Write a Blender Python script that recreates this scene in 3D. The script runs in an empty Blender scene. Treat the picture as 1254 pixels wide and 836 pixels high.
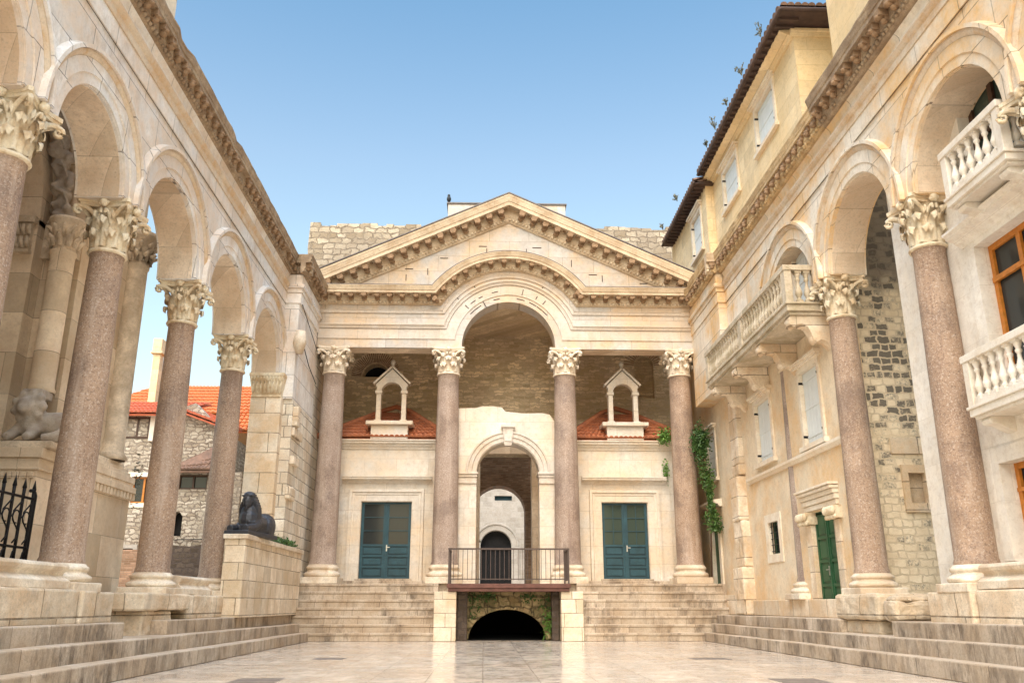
import bpy, bmesh, math, random
from mathutils import Vector, Matrix
from mathutils.geometry import tessellate_polygon
R = math.radians
PI = math.pi
rnd = random.Random(7)
C = bpy.context.scene.collection
sc = bpy.context.scene

# ------------------------------------------------------------------ materials
class NT:
    def __init__(s, name):
        s.m = bpy.data.materials.new(name); s.m.use_nodes = True
        s.t = s.m.node_tree; s.n = s.t.nodes; s.l = s.t.links
        s.b = s.n['Principled BSDF']
    def new(s, typ, **kw):
        o = s.n.new(typ)
        for k, v in kw.items():
            if k in o.inputs.keys() if isinstance(k, str) else False: o.inputs[k].default_value = v
            else: setattr(o, k, v)
        return o
    def link(s, a, b): s.l.new(a, b)
    def noise(s, vec, scale, detail=4, rough=.6, dist=0.0):
        o = s.n.new('ShaderNodeTexNoise'); o.inputs['Scale'].default_value = scale
        o.inputs['Detail'].default_value = detail; o.inputs['Roughness'].default_value = rough
        o.inputs['Distortion'].default_value = dist
        s.link(vec, o.inputs['Vector']); return o.outputs['Fac']
    def ramp(s, fac, stops):
        o = s.n.new('ShaderNodeValToRGB'); e = o.color_ramp.elements
        while len(e) < len(stops): e.new(.5)
        for i, (p, c) in enumerate(stops):
            e[i].position = p
            e[i].color = (c, c, c, 1) if not hasattr(c, '__len__') else (*c, 1)
        s.link(fac, o.inputs[0]); return o.outputs[0]
    def mix(s, fac, a, b, mode='MIX'):
        o = s.n.new('ShaderNodeMix'); o.data_type = 'RGBA'; o.blend_type = mode
        for i, v in ((0, fac), (6, a), (7, b)):
            if hasattr(v, 'is_linked') or hasattr(v, 'links'): s.link(v, o.inputs[i])
            elif i == 0: o.inputs[0].default_value = v
            else: o.inputs[i].default_value = (*v, 1)
        return o.outputs[2]
    def math(s, op, a, b=None, c=None):
        o = s.n.new('ShaderNodeMath'); o.operation = op
        for i, v in enumerate((a, b, c)):
            if v is None: continue
            if hasattr(v, 'links'): s.link(v, o.inputs[i])
            else: o.inputs[i].default_value = v
        return o.outputs[0]
    def comb(s, x, y, z):
        o = s.n.new('ShaderNodeCombineXYZ')
        for i, v in enumerate((x, y, z)):
            if hasattr(v, 'links'): s.link(v, o.inputs[i])
            else: o.inputs[i].default_value = v
        return o.outputs[0]
    def vadd(s, a, b, op='ADD'):
        o = s.n.new('ShaderNodeVectorMath'); o.operation = op
        s.link(a, o.inputs[0])
        if hasattr(b, 'links'): s.link(b, o.inputs[1])
        else: o.inputs[1].default_value = b
        return o.outputs[0]

def stone(name, base, block=None, joint=(.35, .28, .2), jw=.010, jamt=.75, tone=.12, patch=None, pamt=.5, pscale=.55,
          streak=0., scol=(.12, .09, .06), fine=.25, bump=.25, rough=.75, rub=0., floor=False, holes=0., bvar=.16,
          grey=None, gamt=0., jbump=.5, off=.5, ledge=0., sth=.52):
    n = NT(name)
    geo = n.n.new('ShaderNodeNewGeometry'); P = geo.outputs['Position']
    sep = n.n.new('ShaderNodeSeparateXYZ'); n.link(P, sep.inputs[0])
    x, y, z = sep.outputs
    if floor: uv = n.comb(x, y, 0.)
    else: uv = n.comb(n.math('ADD', x, y), z, 0.)
    if rub:
        nz = n.n.new('ShaderNodeTexNoise'); nz.inputs['Scale'].default_value = .9 / max(.2, (block[1] if block else .3))
        n.link(P, nz.inputs['Vector'])
        d = n.vadd(nz.outputs['Color'], (-.5, -.5, -.5))
        sca = n.n.new('ShaderNodeVectorMath'); sca.operation = 'SCALE'; sca.inputs['Scale'].default_value = rub
        n.link(d, sca.inputs[0]); uv = n.vadd(uv, sca.outputs[0])
    nA = n.noise(P, pscale, 6, .62)
    nB = n.noise(P, 3.2, 6, .7)
    nC = n.noise(P, 24, 5, .75)
    lo = tuple(c * (1 - tone) for c in base); hi = tuple(min(.95, c * (1 + tone)) for c in base)
    col = n.mix(n.ramp(nB, [(.3, 0), (.7, 1)]), lo, hi)
    hgt = n.math('MULTIPLY', nC, .35)
    if block:
        bt = n.n.new('ShaderNodeTexBrick'); bt.offset = off; bt.offset_frequency = 2; bt.squash = .78; bt.squash_frequency = 3
        bt.inputs['Scale'].default_value = 1
        bt.inputs['Brick Width'].default_value = block[0]; bt.inputs['Row Height'].default_value = block[1]
        bt.inputs['Mortar Size'].default_value = jw; bt.inputs['Mortar Smooth'].default_value = .3
        bvar = min(.45, bvar * 1.5)
        bt.inputs['Color1'].default_value = (1 - bvar * .9, 1 - bvar, 1 - bvar * 1.15, 1); bt.inputs['Color2'].default_value = (1 + bvar * .5,) * 3 + (1,)
        bt.inputs['Mortar'].default_value = (1, 1, 1, 1)
        n.link(uv, bt.inputs['Vector'])
        col = n.mix(1., col, bt.outputs['Color'], 'MULTIPLY')
    if patch:
        m = n.ramp(nA, [(.43, 0), (.58, 1)])
        m = n.math('MULTIPLY', m, n.ramp(nB, [(.3, .45), (.65, 1)]))
        col = n.mix(n.math('MULTIPLY', m, pamt), col, patch)
    if grey:
        nG = n.noise(n.vadd(P, (17, 5, 3)), pscale * 2.1, 7, .7)
        col = n.mix(n.math('MULTIPLY', n.ramp(nG, [(.5, 0), (.64, 1)]), gamt), col, grey)
    if streak:
        nsep = n.n.new('ShaderNodeSeparateXYZ'); n.link(geo.outputs['Normal'], nsep.inputs[0])
        vert = n.math('SUBTRACT', 1., n.math('ABSOLUTE', nsep.outputs[2]))
        sv = n.comb(n.math('MULTIPLY', n.math('ADD', x, y), 1.3), n.math('MULTIPLY', y, .1), n.math('MULTIPLY', z, .45))
        if floor: sv = n.comb(n.math('MULTIPLY', x, .9), n.math('MULTIPLY', y, 3.), 0.)
        ns = n.noise(sv, 1., 9, .8)
        m = n.math('MULTIPLY', n.ramp(ns, [(sth, 0), (sth + .13, 1)]), n.math('MULTIPLY', n.ramp(nB, [(.3, .4), (.6, 1)]), n.math('MULTIPLY', vert, streak)))
        col = n.mix(m, col, scol)
    nW = n.noise(n.vadd(P, (4, 11, 7)), 7.5, 8, .78)
    col = n.mix(n.math('MULTIPLY', n.ramp(nW, [(.50, 0), (.62, 1)]), .30), col, tuple(c * k_ for c, k_ in zip(base, (.62, .52, .40))))
    nX = n.noise(n.vadd(P, (14, 1, 9)), 1.7, 9, .8)
    col = n.mix(n.math('MULTIPLY', n.ramp(nX, [(.54, 0), (.66, 1)]), .30), col, tuple(c * k_ for c, k_ in zip(base, (.60, .50, .40))))
    if fine:
        col = n.mix(n.math('MULTIPLY', n.ramp(nC, [(.36, 1), (.5, 0)]), fine), col, tuple(c * .45 for c in base))
    if holes:
        vo = n.n.new('ShaderNodeTexVoronoi'); vo.inputs['Scale'].default_value = 5.5; n.link(P, vo.inputs['Vector'])
        hm = n.ramp(vo.outputs['Distance'], [(.05, 1), (.14, 0)])
        col = n.mix(n.math('MULTIPLY', hm, holes), col, (.1, .07, .04))
    if block:
        jf = bt.outputs['Fac']
        jn = n.math('MULTIPLY', jf, n.ramp(nB, [(.3, .35), (.6, 1)]))
        col = n.mix(n.math('MULTIPLY', jn, jamt), col, joint)
        hgt = n.math('ADD', hgt, n.math('MULTIPLY', jf, -jbump))
        if rub: 
            hgt = n.math('ADD', hgt, n.math('MULTIPLY', nB, .9))
    hgt = n.math('ADD', hgt, n.math('MULTIPLY', nB, .3))
    n.link(col, n.b.inputs['Base Color'])
    n.b.inputs['Roughness'].default_value = rough
    bp = n.n.new('ShaderNodeBump'); bp.inputs['Strength'].default_value = bump; bp.inputs['Distance'].default_value = .05
    n.link(hgt, bp.inputs['Height']); n.link(bp.outputs[0], n.b.inputs['Normal'])
    n.b.inputs['Specular IOR Level'].default_value = .25
    n.hgt = hgt
    return n.m

def granite(name, a, b, dark):
    n = NT(name)
    P = n.n.new('ShaderNodeNewGeometry').outputs['Position']
    n1 = n.noise(P, 22, 3, .85); n2 = n.noise(P, 1.1, 5, .6); n3 = n.noise(n.vadd(P, (9, 2, 4)), 30, 2, .8)
    col = n.mix(n.ramp(n2, [(.3, 0), (.7, 1)]), a, b)
    col = n.mix(n.math('MULTIPLY', n.ramp(n1, [(.36, 1), (.5, 0)]), .6), col, dark)
    col = n.mix(n.math('MULTIPLY', n.ramp(n3, [(.54, 0), (.64, 1)]), .6), col, (.62, .52, .44))
    n4 = n.noise(n.vadd(P, (1, 7, 4)), .9, 7, .7)
    col = n.mix(n.math('MULTIPLY', n.ramp(n4, [(.50, 0), (.62, 1)]), .5), col, (.15, .105, .085))
    sp = n.n.new('ShaderNodeSeparateXYZ'); n.link(P, sp.inputs[0])
    n5 = n.noise(n.comb(n.math('MULTIPLY', sp.outputs[0], 4.), n.math('MULTIPLY', sp.outputs[1], 4.), n.math('MULTIPLY', sp.outputs[2], .35)), 1., 7, .7)
    col = n.mix(n.math('MULTIPLY', n.ramp(n5, [(.52, 0), (.66, 1)]), .45), col, (.55, .45, .37))
    col = n.mix(n.math('MULTIPLY', n.ramp(n5, [(.34, 1), (.44, 0)]), .45), col, (.20, .13, .10))
    n.link(col, n.b.inputs['Base Color']); n.b.inputs['Roughness'].default_value = .62
    n.b.inputs['Specular IOR Level'].default_value = .3
    bp = n.n.new('ShaderNodeBump'); bp.inputs['Strength'].default_value = .35; bp.inputs['Distance'].default_value = .02
    n.link(n.math('ADD', n1, n.math('MULTIPLY', n2, .8)), bp.inputs['Height']); n.link(bp.outputs[0], n.b.inputs['Normal'])
    return n.m

def plain(name, col, rough=.6, metal=0., var=.2, scale=6, bump=.1, spec=.4):
    n = NT(name)
    P = n.n.new('ShaderNodeNewGeometry').outputs['Position']
    f = n.noise(P, scale, 5, .65)
    c = n.mix(n.ramp(f, [(.3, 0), (.7, 1)]), tuple(v * (1 - var) for v in col), tuple(min(1, v * (1 + var)) for v in col))
    n.link(c, n.b.inputs['Base Color']); n.b.inputs['Roughness'].default_value = rough
    n.b.inputs['Metallic'].default_value = metal; n.b.inputs['Specular IOR Level'].default_value = spec
    bp = n.n.new('ShaderNodeBump'); bp.inputs['Strength'].default_value = bump; bp.inputs['Distance'].default_value = .02
    n.link(f, bp.inputs['Height']); n.link(bp.outputs[0], n.b.inputs['Normal'])
    return n.m

M = {}
CR = (.72, .62, .48)
JD = (.22, .155, .10)
OR = (.64, .40, .18)
M['chapel'] = stone('chapel_limestone', (.70, .65, .575), (1.5, .62), joint=(.36, .27, .18), jw=.007, jamt=.7, patch=(.70, .54, .36), pamt=.8, streak=.3, scol=(.5, .38, .25), fine=.15, bump=.18, bvar=.07)
M['trim'] = stone('cream_window_trim', (.84, .75, .61), None, tone=.08, patch=(.70, .52, .33), pamt=.6, pscale=1.4, fine=.15, bump=.15)
M['facade'] = stone('pale_limestone', (.575, .54, .50), (1.5, .62), joint=JD, jw=.009, jamt=.75, patch=(.66, .47, .28), pamt=.9, streak=.5, scol=(.42, .31, .20), fine=.15, bump=.18, bvar=.08)
M['smooth'] = stone('plain_limestone', (.64, .585, .52), (1.9, 1.1), joint=JD, jw=.008, jamt=.5, patch=(.62, .45, .28), pamt=.7, streak=.4, scol=(.40, .28, .17), fine=.2, bump=.22, bvar=.07)
M['spandrel'] = stone('grey_pink_limestone', (.84, .81, .77), (1.45, .74), joint=(.13, .10, .08), jw=.011, jamt=.85, patch=(.66, .48, .32), pamt=.8, streak=.6, scol=(.36, .28, .21), fine=.22, bump=.25, bvar=.12, grey=(.66, .65, .64), gamt=.5)
M['spandrel_warm'] = stone('warm_limestone', (.80, .72, .60), (1.45, .74), joint=(.16, .11, .07), jw=.011, jamt=.8, patch=(.74, .45, .17), pamt=.95, streak=.5, scol=(.5, .33, .17), fine=.18, bump=.2, bvar=.1)
M['soffit'] = stone('soffit_limestone', (.80, .67, .52), (.85, .8), joint=(.2, .14, .09), jw=.007, jamt=.5, patch=(.50, .32, .18), pamt=.6, streak=.1, fine=.35, bump=.3, holes=.25)
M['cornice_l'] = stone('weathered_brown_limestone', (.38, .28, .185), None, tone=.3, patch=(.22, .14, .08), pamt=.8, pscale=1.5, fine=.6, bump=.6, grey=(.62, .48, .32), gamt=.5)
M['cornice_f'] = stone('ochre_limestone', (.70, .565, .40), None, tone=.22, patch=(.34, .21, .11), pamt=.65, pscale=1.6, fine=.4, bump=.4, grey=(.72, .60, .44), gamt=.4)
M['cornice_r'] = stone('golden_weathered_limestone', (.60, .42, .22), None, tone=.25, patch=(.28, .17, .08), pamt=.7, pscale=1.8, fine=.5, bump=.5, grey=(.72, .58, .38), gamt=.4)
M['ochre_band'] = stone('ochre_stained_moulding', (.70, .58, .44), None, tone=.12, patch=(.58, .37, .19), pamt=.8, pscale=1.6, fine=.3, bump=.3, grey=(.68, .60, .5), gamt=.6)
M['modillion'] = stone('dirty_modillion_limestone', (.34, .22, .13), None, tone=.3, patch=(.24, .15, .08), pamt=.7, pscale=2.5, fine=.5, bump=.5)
M['capital'] = stone('carved_limestone', (.86, .73, .54), None, tone=.18, patch=(.50, .32, .16), pamt=.75, pscale=3.2, fine=.35, bump=.35)
M['capital_w'] = stone('white_carved_limestone', (.84, .74, .60), None, tone=.12, patch=(.60, .42, .24), pamt=.4, pscale=3.2, fine=.25, bump=.3)
M['granite'] = granite('pink_brown_granite', (.44, .305, .21), (.31, .21, .145), (.12, .078, .055))
M['granite_g'] = granite('mauve_grey_granite', (.40, .315, .26), (.33, .235, .175), (.16, .11, .09))
M['base'] = stone('base_limestone', (.80, .70, .56), None, tone=.2, patch=(.46, .29, .15), pamt=.7, pscale=1.3, streak=.2, scol=(.28, .2, .13), fine=.4, bump=.45)
M['plinth'] = stone('worn_block_limestone', (.76, .65, .50), (1.7, .9), joint=(.10, .07, .04), jw=.016, jamt=.85, patch=(.60, .40, .22), pamt=.65, pscale=1.1, streak=.4, scol=(.25, .17, .10), fine=.45, bump=.5, grey=(.30, .25, .2), gamt=.35)
M['steps'] = stone('stained_step_limestone', (.56, .47, .37), (1.35, 9.), joint=(.10, .07, .05), jw=.010, jamt=.75, patch=(.38, .26, .15), pamt=.6, pscale=1.2, streak=.95, scol=(.12, .09, .065), fine=.4, bump=.45, bvar=.12, sth=.47)
M['ashlar'] = stone('warm_ashlar', (.82, .71, .56), (1.15, .62), joint=(.15, .10, .06), jw=.014, jamt=.85, patch=(.60, .38, .18), pamt=.75, pscale=.9, streak=.15, fine=.3, bump=.4, bvar=.16, rub=.03)
M['pierwall'] = stone('rough_ashlar', (.88, .81, .70), (.62, .36), joint=(.13, .10, .07), jw=.018, jamt=.85, patch=(.56, .38, .2), pamt=.55, pscale=1.1, streak=.25, scol=(.25, .2, .15), fine=.45, bump=.35, bvar=.16, rub=.05)
M['parapet'] = stone('sphinx_wall_ashlar', (.80, .69, .54), (.75, .42), joint=(.13, .09, .05), jw=.013, jamt=.85, patch=(.55, .38, .2), pamt=.6, pscale=1.2, streak=.2, scol=(.3, .22, .14), fine=.3, bump=.4, bvar=.16, rub=.02)
M['plaster'] = stone('ochre_plaster', (.80, .67, .49), None, tone=.1, patch=(.74, .48, .23), pamt=.85, pscale=.6, streak=.2, scol=(.42, .28, .15), fine=.25, bump=.3, grey=(.72, .64, .50), gamt=.6)
M['palace'] = stone('yellow_ashlar', (.84, .67, .42), (1.3, .5), joint=(.35, .22, .1), jw=.008, jamt=.5, patch=(.76, .54, .26), pamt=.6, streak=.15, scol=(.5, .35, .18), fine=.15, bump=.2, bvar=.12)
M['white'] = stone('white_dressed_stone', (.86, .80, .71), (2.2, .9), joint=(.4, .33, .24), jw=.004, jamt=.4, patch=(.74, .60, .42), pamt=.4, fine=.12, bump=.12, bvar=.05)
M['balustrade'] = stone('balcony_white_stone', (.80, .74, .64), None, tone=.06, patch=(.62, .5, .36), pamt=.45, pscale=1.6, fine=.12, bump=.12)
M['balustrade_old'] = stone('balcony_mossy_stone', (.62, .53, .40), None, tone=.2, patch=(.36, .29, .17), pamt=.8, pscale=1.8, fine=.45, bump=.4)
M['rubble'] = stone('black_stained_rubble', (.58, .50, .37), (.52, .31), joint=(.60, .50, .36), jw=.022, jamt=.8, patch=(.05, .045, .045), pamt=.0, fine=.4, bump=.6, bvar=.3, rub=.12, jbump=-.1)
M['house'] = stone('grey_rubble', (.60, .54, .45), (.30, .15), joint=(.15, .11, .08), jw=.028, jamt=.85, patch=(.34, .27, .2), pamt=.6, pscale=.8, fine=.45, bump=.8, bvar=.4, rub=.3)
M['darkrub'] = stone('sooty_rubble', (.13, .10, .075), (.3, .18), joint=(.08, .06, .05), jw=.03, jamt=.9, patch=(.07, .05, .04), pamt=.6, fine=.4, bump=.8, bvar=.5, rub=.2)
M['brick'] = stone('old_red_brick', (.42, .26, .17), (.3, .075), joint=(.24, .18, .13), jw=.012, jamt=.8, patch=(.14, .09, .06), pamt=.6, fine=.3, bump=.4, bvar=.4)
M['ruin'] = stone('ruined_stone_wall', (.50, .42, .31), (.52, .27), joint=(.16, .12, .08), jw=.03, jamt=.8, patch=(.36, .30, .23), pamt=.8, pscale=.6, fine=.55, bump=1., bvar=.45, rub=.34)
M['innerwall'] = stone('brown_rubble_and_brick', (.86, .70, .48), (.42, .13), joint=(.36, .25, .15), jw=.022, jamt=.5, patch=(.50, .35, .22), pamt=.7, pscale=.35, fine=.5, bump=.9, bvar=.35, rub=.25, holes=.3, grey=(.66, .49, .26), gamt=.6)
M['vault'] = stone('vault_rubble', (.46, .35, .19), (.5, .34), joint=(.06, .045, .025), jw=.03, jamt=.9, patch=(.10, .10, .04), pamt=.7, pscale=1.6, fine=.4, bump=.9, bvar=.4, rub=.3)
M['farwall'] = stone('far_pale_wall', (.44, .40, .35), (.6, .32), joint=(.42, .38, .33), jw=.02, jamt=.7, patch=(.5, .44, .38), pamt=.5, fine=.2, bump=.3, bvar=.15, rub=.1)
M['tower'] = stone('tower_ashlar', (.84, .71, .54), (1.6, .82), joint=(.16, .11, .07), jw=.008, jamt=.7, patch=(.50, .34, .2), pamt=.6, pscale=.5, streak=.1, fine=.2, bump=.2, bvar=.22)
M['tower_c'] = stone('tower_carved_stone', (.74, .61, .45), None, tone=.18, patch=(.3, .21, .13), pamt=.6, pscale=2.4, fine=.4, bump=.4)
M['relief'] = stone('relief_grey_stone', (.50, .43, .35), None, tone=.2, patch=(.2, .15, .12), pamt=.6, pscale=3, fine=.4, bump=.5)
M['green_door'] = plain('green_door_paint', (.020, .085, .035), .45, var=.25, scale=3)
M['teal'] = plain('teal_door_paint', (.018, .062, .080), .45, var=.25, scale=3)
M['teal_dark'] = plain('teal_door_paint_dark', (.011, .040, .052), .5, var=.25, scale=3)
M['iron'] = plain('black_iron', (.018, .017, .018), .55, .6, var=.3)
M['rust'] = plain('rusty_red_steel', (.13, .055, .04), .6, .1, var=.35, scale=4)
M['rail'] = plain('brown_rail_steel', (.09, .065, .055), .5, .4, var=.2)
M['cramp'] = plain('dark_iron_cramp', (.045, .03, .025), .8, .0)
M['chrome'] = plain('door_handle_metal', (.6, .6, .58), .3, .9)
M['wood'] = plain('orange_varnished_wood', (.55, .20, .03), .38, var=.25, scale=9)
M['dark_wood'] = plain('dark_brown_wood', (.07, .035, .02), .5, var=.3, scale=8)
M['shutter'] = plain('pale_blue_shutter_paint', (.70, .73, .71), .5, var=.05, scale=2)
M['eave'] = plain('brown_eave_boards', (.075, .045, .034), .7, var=.3, scale=4)
M['sphinx'] = plain('black_granite', (.035, .036, .042), .42, var=.3, scale=14, bump=.25)
M['bird'] = plain('dark_grey_feathers', (.04, .045, .05), .7)
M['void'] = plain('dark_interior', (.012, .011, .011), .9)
M['asphalt_seal'] = plain('lead_capping', (.16, .14, .13), .6)
M['metal_plate'] = plain('worn_pavement_slab', (.17, .14, .12), .45, var=.2)

def glass(name, tint=(.03, .035, .035), rough=.08):
    n = NT(name); n.b.inputs['Base Color'].default_value = (*tint, 1); n.b.inputs['Roughness'].default_value = rough
    n.b.inputs['Specular IOR Level'].default_value = .35
    P = n.n.new('ShaderNodeNewGeometry').outputs['Position']
    bp = n.n.new('ShaderNodeBump'); bp.inputs['Strength'].default_value = .08
    n.link(n.noise(P, 2.2), bp.inputs['Height']); n.link(bp.outputs[0], n.b.inputs['Normal'])
    return n.m
M['glass'] = glass('dark_window_glass'); M['glass_g'] = glass('greenish_glass', (.05, .07, .055))

# roof tiles: rows of barrel tiles as real geometry use plain clay with per-area tone
def clay(name, a, b):
    n = NT(name); P = n.n.new('ShaderNodeNewGeometry').outputs['Position']
    f = n.noise(P, 3.2, 5, .75)
    c = n.mix(n.ramp(f, [(.35, 0), (.65, 1)]), a, b)
    g = n.noise(n.vadd(P, (3, 3, 3)), 9, 4, .7)
    c = n.mix(n.math('MULTIPLY', n.ramp(g, [(.52, 0), (.68, 1)]), .5), c, (.18, .12, .08))
    n.link(c, n.b.inputs['Base Color']); n.b.inputs['Roughness'].default_value = .8
    return n.m
M['tile_o'] = clay('orange_roof_tile', (.62, .19, .05), (.50, .13, .035))
M['tile_r'] = clay('red_roof_tile', (.60, .16, .07), (.46, .10, .05))
M['tile_b'] = clay('old_brown_roof_tile', (.26, .15, .10), (.14, .085, .06))
M['tile_m'] = clay('mottled_roof_tile', (.50, .17, .07), (.30, .10, .05))

def pavement():
    n = NT('polished_wet_marble_paving')
    geo = n.n.new('ShaderNodeNewGeometry'); P = geo.outputs['Position']
    sep = n.n.new('ShaderNodeSeparateXYZ'); n.link(P, sep.inputs[0]); x, y, z = sep.outputs
    bt = n.n.new('ShaderNodeTexBrick'); bt.offset = .37; bt.squash = .7; bt.squash_frequency = 3
    bt.inputs['Scale'].default_value = 1; bt.inputs['Brick Width'].default_value = 1.5; bt.inputs['Row Height'].default_value = .85
    bt.inputs['Mortar Size'].default_value = .012; bt.inputs['Mortar Smooth'].default_value = .4
    bt.inputs['Color1'].default_value = (.84, .82, .80, 1); bt.inputs['Color2'].default_value = (1.08, 1.05, 1., 1); bt.inputs['Mortar'].default_value = (1, 1, 1, 1)
    n.link(n.comb(y, x, 0.), bt.inputs['Vector'])
    nA = n.noise(P, .45, 6, .6); nB = n.noise(P, 2.5, 6, .7); nC = n.noise(P, 18, 4, .7)
    col = n.mix(n.ramp(nB, [(.3, 0), (.7, 1)]), (.56, .50, .425), (.70, .63, .54))
    col = n.mix(1., col, bt.outputs['Color'], 'MULTIPLY')
    col = n.mix(n.math('MULTIPLY', n.ramp(nA, [(.45, 0), (.62, 1)]), .45), col, (.52, .38, .26))
    col = n.mix(n.math('MULTIPLY', n.ramp(nC, [(.56, 0), (.68, 1)]), .35), col, (.34, .25, .18))
    col = n.mix(n.math('MULTIPLY', bt.outputs['Fac'], .5), col, (.2, .14, .1))
    n.link(col, n.b.inputs['Base Color'])
    n.link(n.ramp(nB, [(.3, .05), (.7, .27)]), n.b.inputs['Roughness'])
    bp = n.n.new('ShaderNodeBump'); bp.inputs['Strength'].default_value = .055; bp.inputs['Distance'].default_value = .03
    n.link(n.math('ADD', n.math('MULTIPLY', bt.outputs['Fac'], -.6), n.math('ADD', n.math('MULTIPLY', nC, .2), nB)), bp.inputs['Height'])
    n.link(bp.outputs[0], n.b.inputs['Normal'])
    n.b.inputs['Specular IOR Level'].default_value = .6
    return n.m
M['paving'] = pavement()

def leafmat(name, a, b):
    n = NT(name); P = n.n.new('ShaderNodeNewGeometry').outputs['Position']
    f = n.noise(P, 7, 3, .7)
    n.link(n.mix(n.ramp(f, [(.35, 0), (.65, 1)]), a, b), n.b.inputs['Base Color'])
    n.b.inputs['Roughness'].default_value = .55
    return n.m
M['leaf'] = leafmat('ivy_leaf', (.03, .075, .018), (.07, .15, .03))
M['leaf_m'] = leafmat('mid_leaf', (.05, .11, .02), (.09, .18, .035))
M['leaf_l'] = leafmat('light_leaf', (.09, .20, .03), (.15, .28, .05))
M['weed'] = leafmat('dry_weed', (.09, .09, .05), (.13, .12, .07))

# black stained stones of the rubble wall: per-stone random dark colour, a stain with its own shape
def black_rubble():
    n = NT('rubble_with_black_stones')
    geo = n.n.new('ShaderNodeNewGeometry'); P = geo.outputs['Position']
    sep = n.n.new('ShaderNodeSeparateXYZ'); n.link(P, sep.inputs[0]); x, y, z = sep.outputs
    nz = n.n.new('ShaderNodeTexNoise'); nz.inputs['Scale'].default_value = 4.5; nz.inputs['Detail'].default_value = 4; n.link(P, nz.inputs['Vector'])
    d = n.vadd(nz.outputs['Color'], (-.5, -.5, -.5)); s = n.n.new('ShaderNodeVectorMath'); s.operation = 'SCALE'
    s.inputs['Scale'].default_value = .16; n.link(d, s.inputs[0])
    uv = n.vadd(n.comb(n.math('ADD', x, y), z, 0.), s.outputs[0])
    bt = n.n.new('ShaderNodeTexBrick'); bt.offset = .5; bt.squash = .7; bt.squash_frequency = 2
    bt.inputs['Scale'].default_value = 1; bt.inputs['Brick Width'].default_value = .30; bt.inputs['Row Height'].default_value = .17
    bt.inputs['Mortar Size'].default_value = .022; bt.inputs['Mortar Smooth'].default_value = .25
    bt.inputs['Color1'].default_value = (0, 0, 0, 1); bt.inputs['Color2'].default_value = (1, 1, 1, 1); bt.inputs['Mortar'].default_value = (1, 1, 1, 1)
    n.link(uv, bt.inputs['Vector'])
    nB = n.noise(P, 3.2, 6, .7); nA = n.noise(P, .7, 4, .6); nC = n.noise(P, 16, 5, .8)
    base = n.mix(n.ramp(nB, [(.3, 0), (.7, 1)]), (.74, .60, .41), (.92, .80, .60))
    zz = n.math('MULTIPLY', z, .1)
    zr = n.ramp(zz, [(.0, .10), (.38, .2), (.48, .5), (.62, .72), (.80, .6)])
    sel = n.math('ADD', n.math('SUBTRACT', zr, bt.outputs['Color']), n.math('MULTIPLY', n.math('SUBTRACT', nC, .5), 1.1))
    sel = n.math('ADD', sel, n.math('MULTIPLY', n.math('SUBTRACT', nB, .5), .8))
    sel = n.ramp(sel, [(-.0, 0), (.3, 1)])
    sel = n.math('MULTIPLY', sel, n.math('SUBTRACT', 1., bt.outputs['Fac']))
    col = n.mix(n.math('MULTIPLY', sel, .85), base, (.06, .054, .048))
    top = n.ramp(n.math('ADD', n.math('MULTIPLY', z, .1), n.math('MULTIPLY', nA, .2)), [(.92, 0), (.98, 1)])  # darkens the upper wall in colour, painted shade of a vault overhead
    col = n.mix(n.math('MULTIPLY', bt.outputs['Fac'], n.ramp(nB, [(.35, .15), (.6, .7)])), col, (.52, .41, .27))
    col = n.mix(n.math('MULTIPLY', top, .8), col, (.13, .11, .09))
    n.link(col, n.b.inputs['Base Color']); n.b.inputs['Roughness'].default_value = .85
    bp = n.n.new('ShaderNodeBump'); bp.inputs['Strength'].default_value = .7; bp.inputs['Distance'].default_value = .05
    n.link(n.math('ADD', n.math('MULTIPLY', bt.outputs['Fac'], -.5), n.math('ADD', nB, n.math('MULTIPLY', nC, .3))), bp.inputs['Height'])
    n.link(bp.outputs[0], n.b.inputs['Normal'])
    return n.m
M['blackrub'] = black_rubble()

# ------------------------------------------------------------------ mesh builder
def link(name, me, mat, parent=None):
    o = bpy.data.objects.new(name, me); C.objects.link(o)
    if mat is not None and len(me.materials) == 0:
        for q in (mat if isinstance(mat, (list, tuple)) else [mat]): me.materials.append(q)
    if parent is not None:
        o.parent = parent
    return o

def worldloc(o):
    v = Vector((0, 0, 0))
    while o is not None: v += o.location; o = o.parent
    return v

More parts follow.
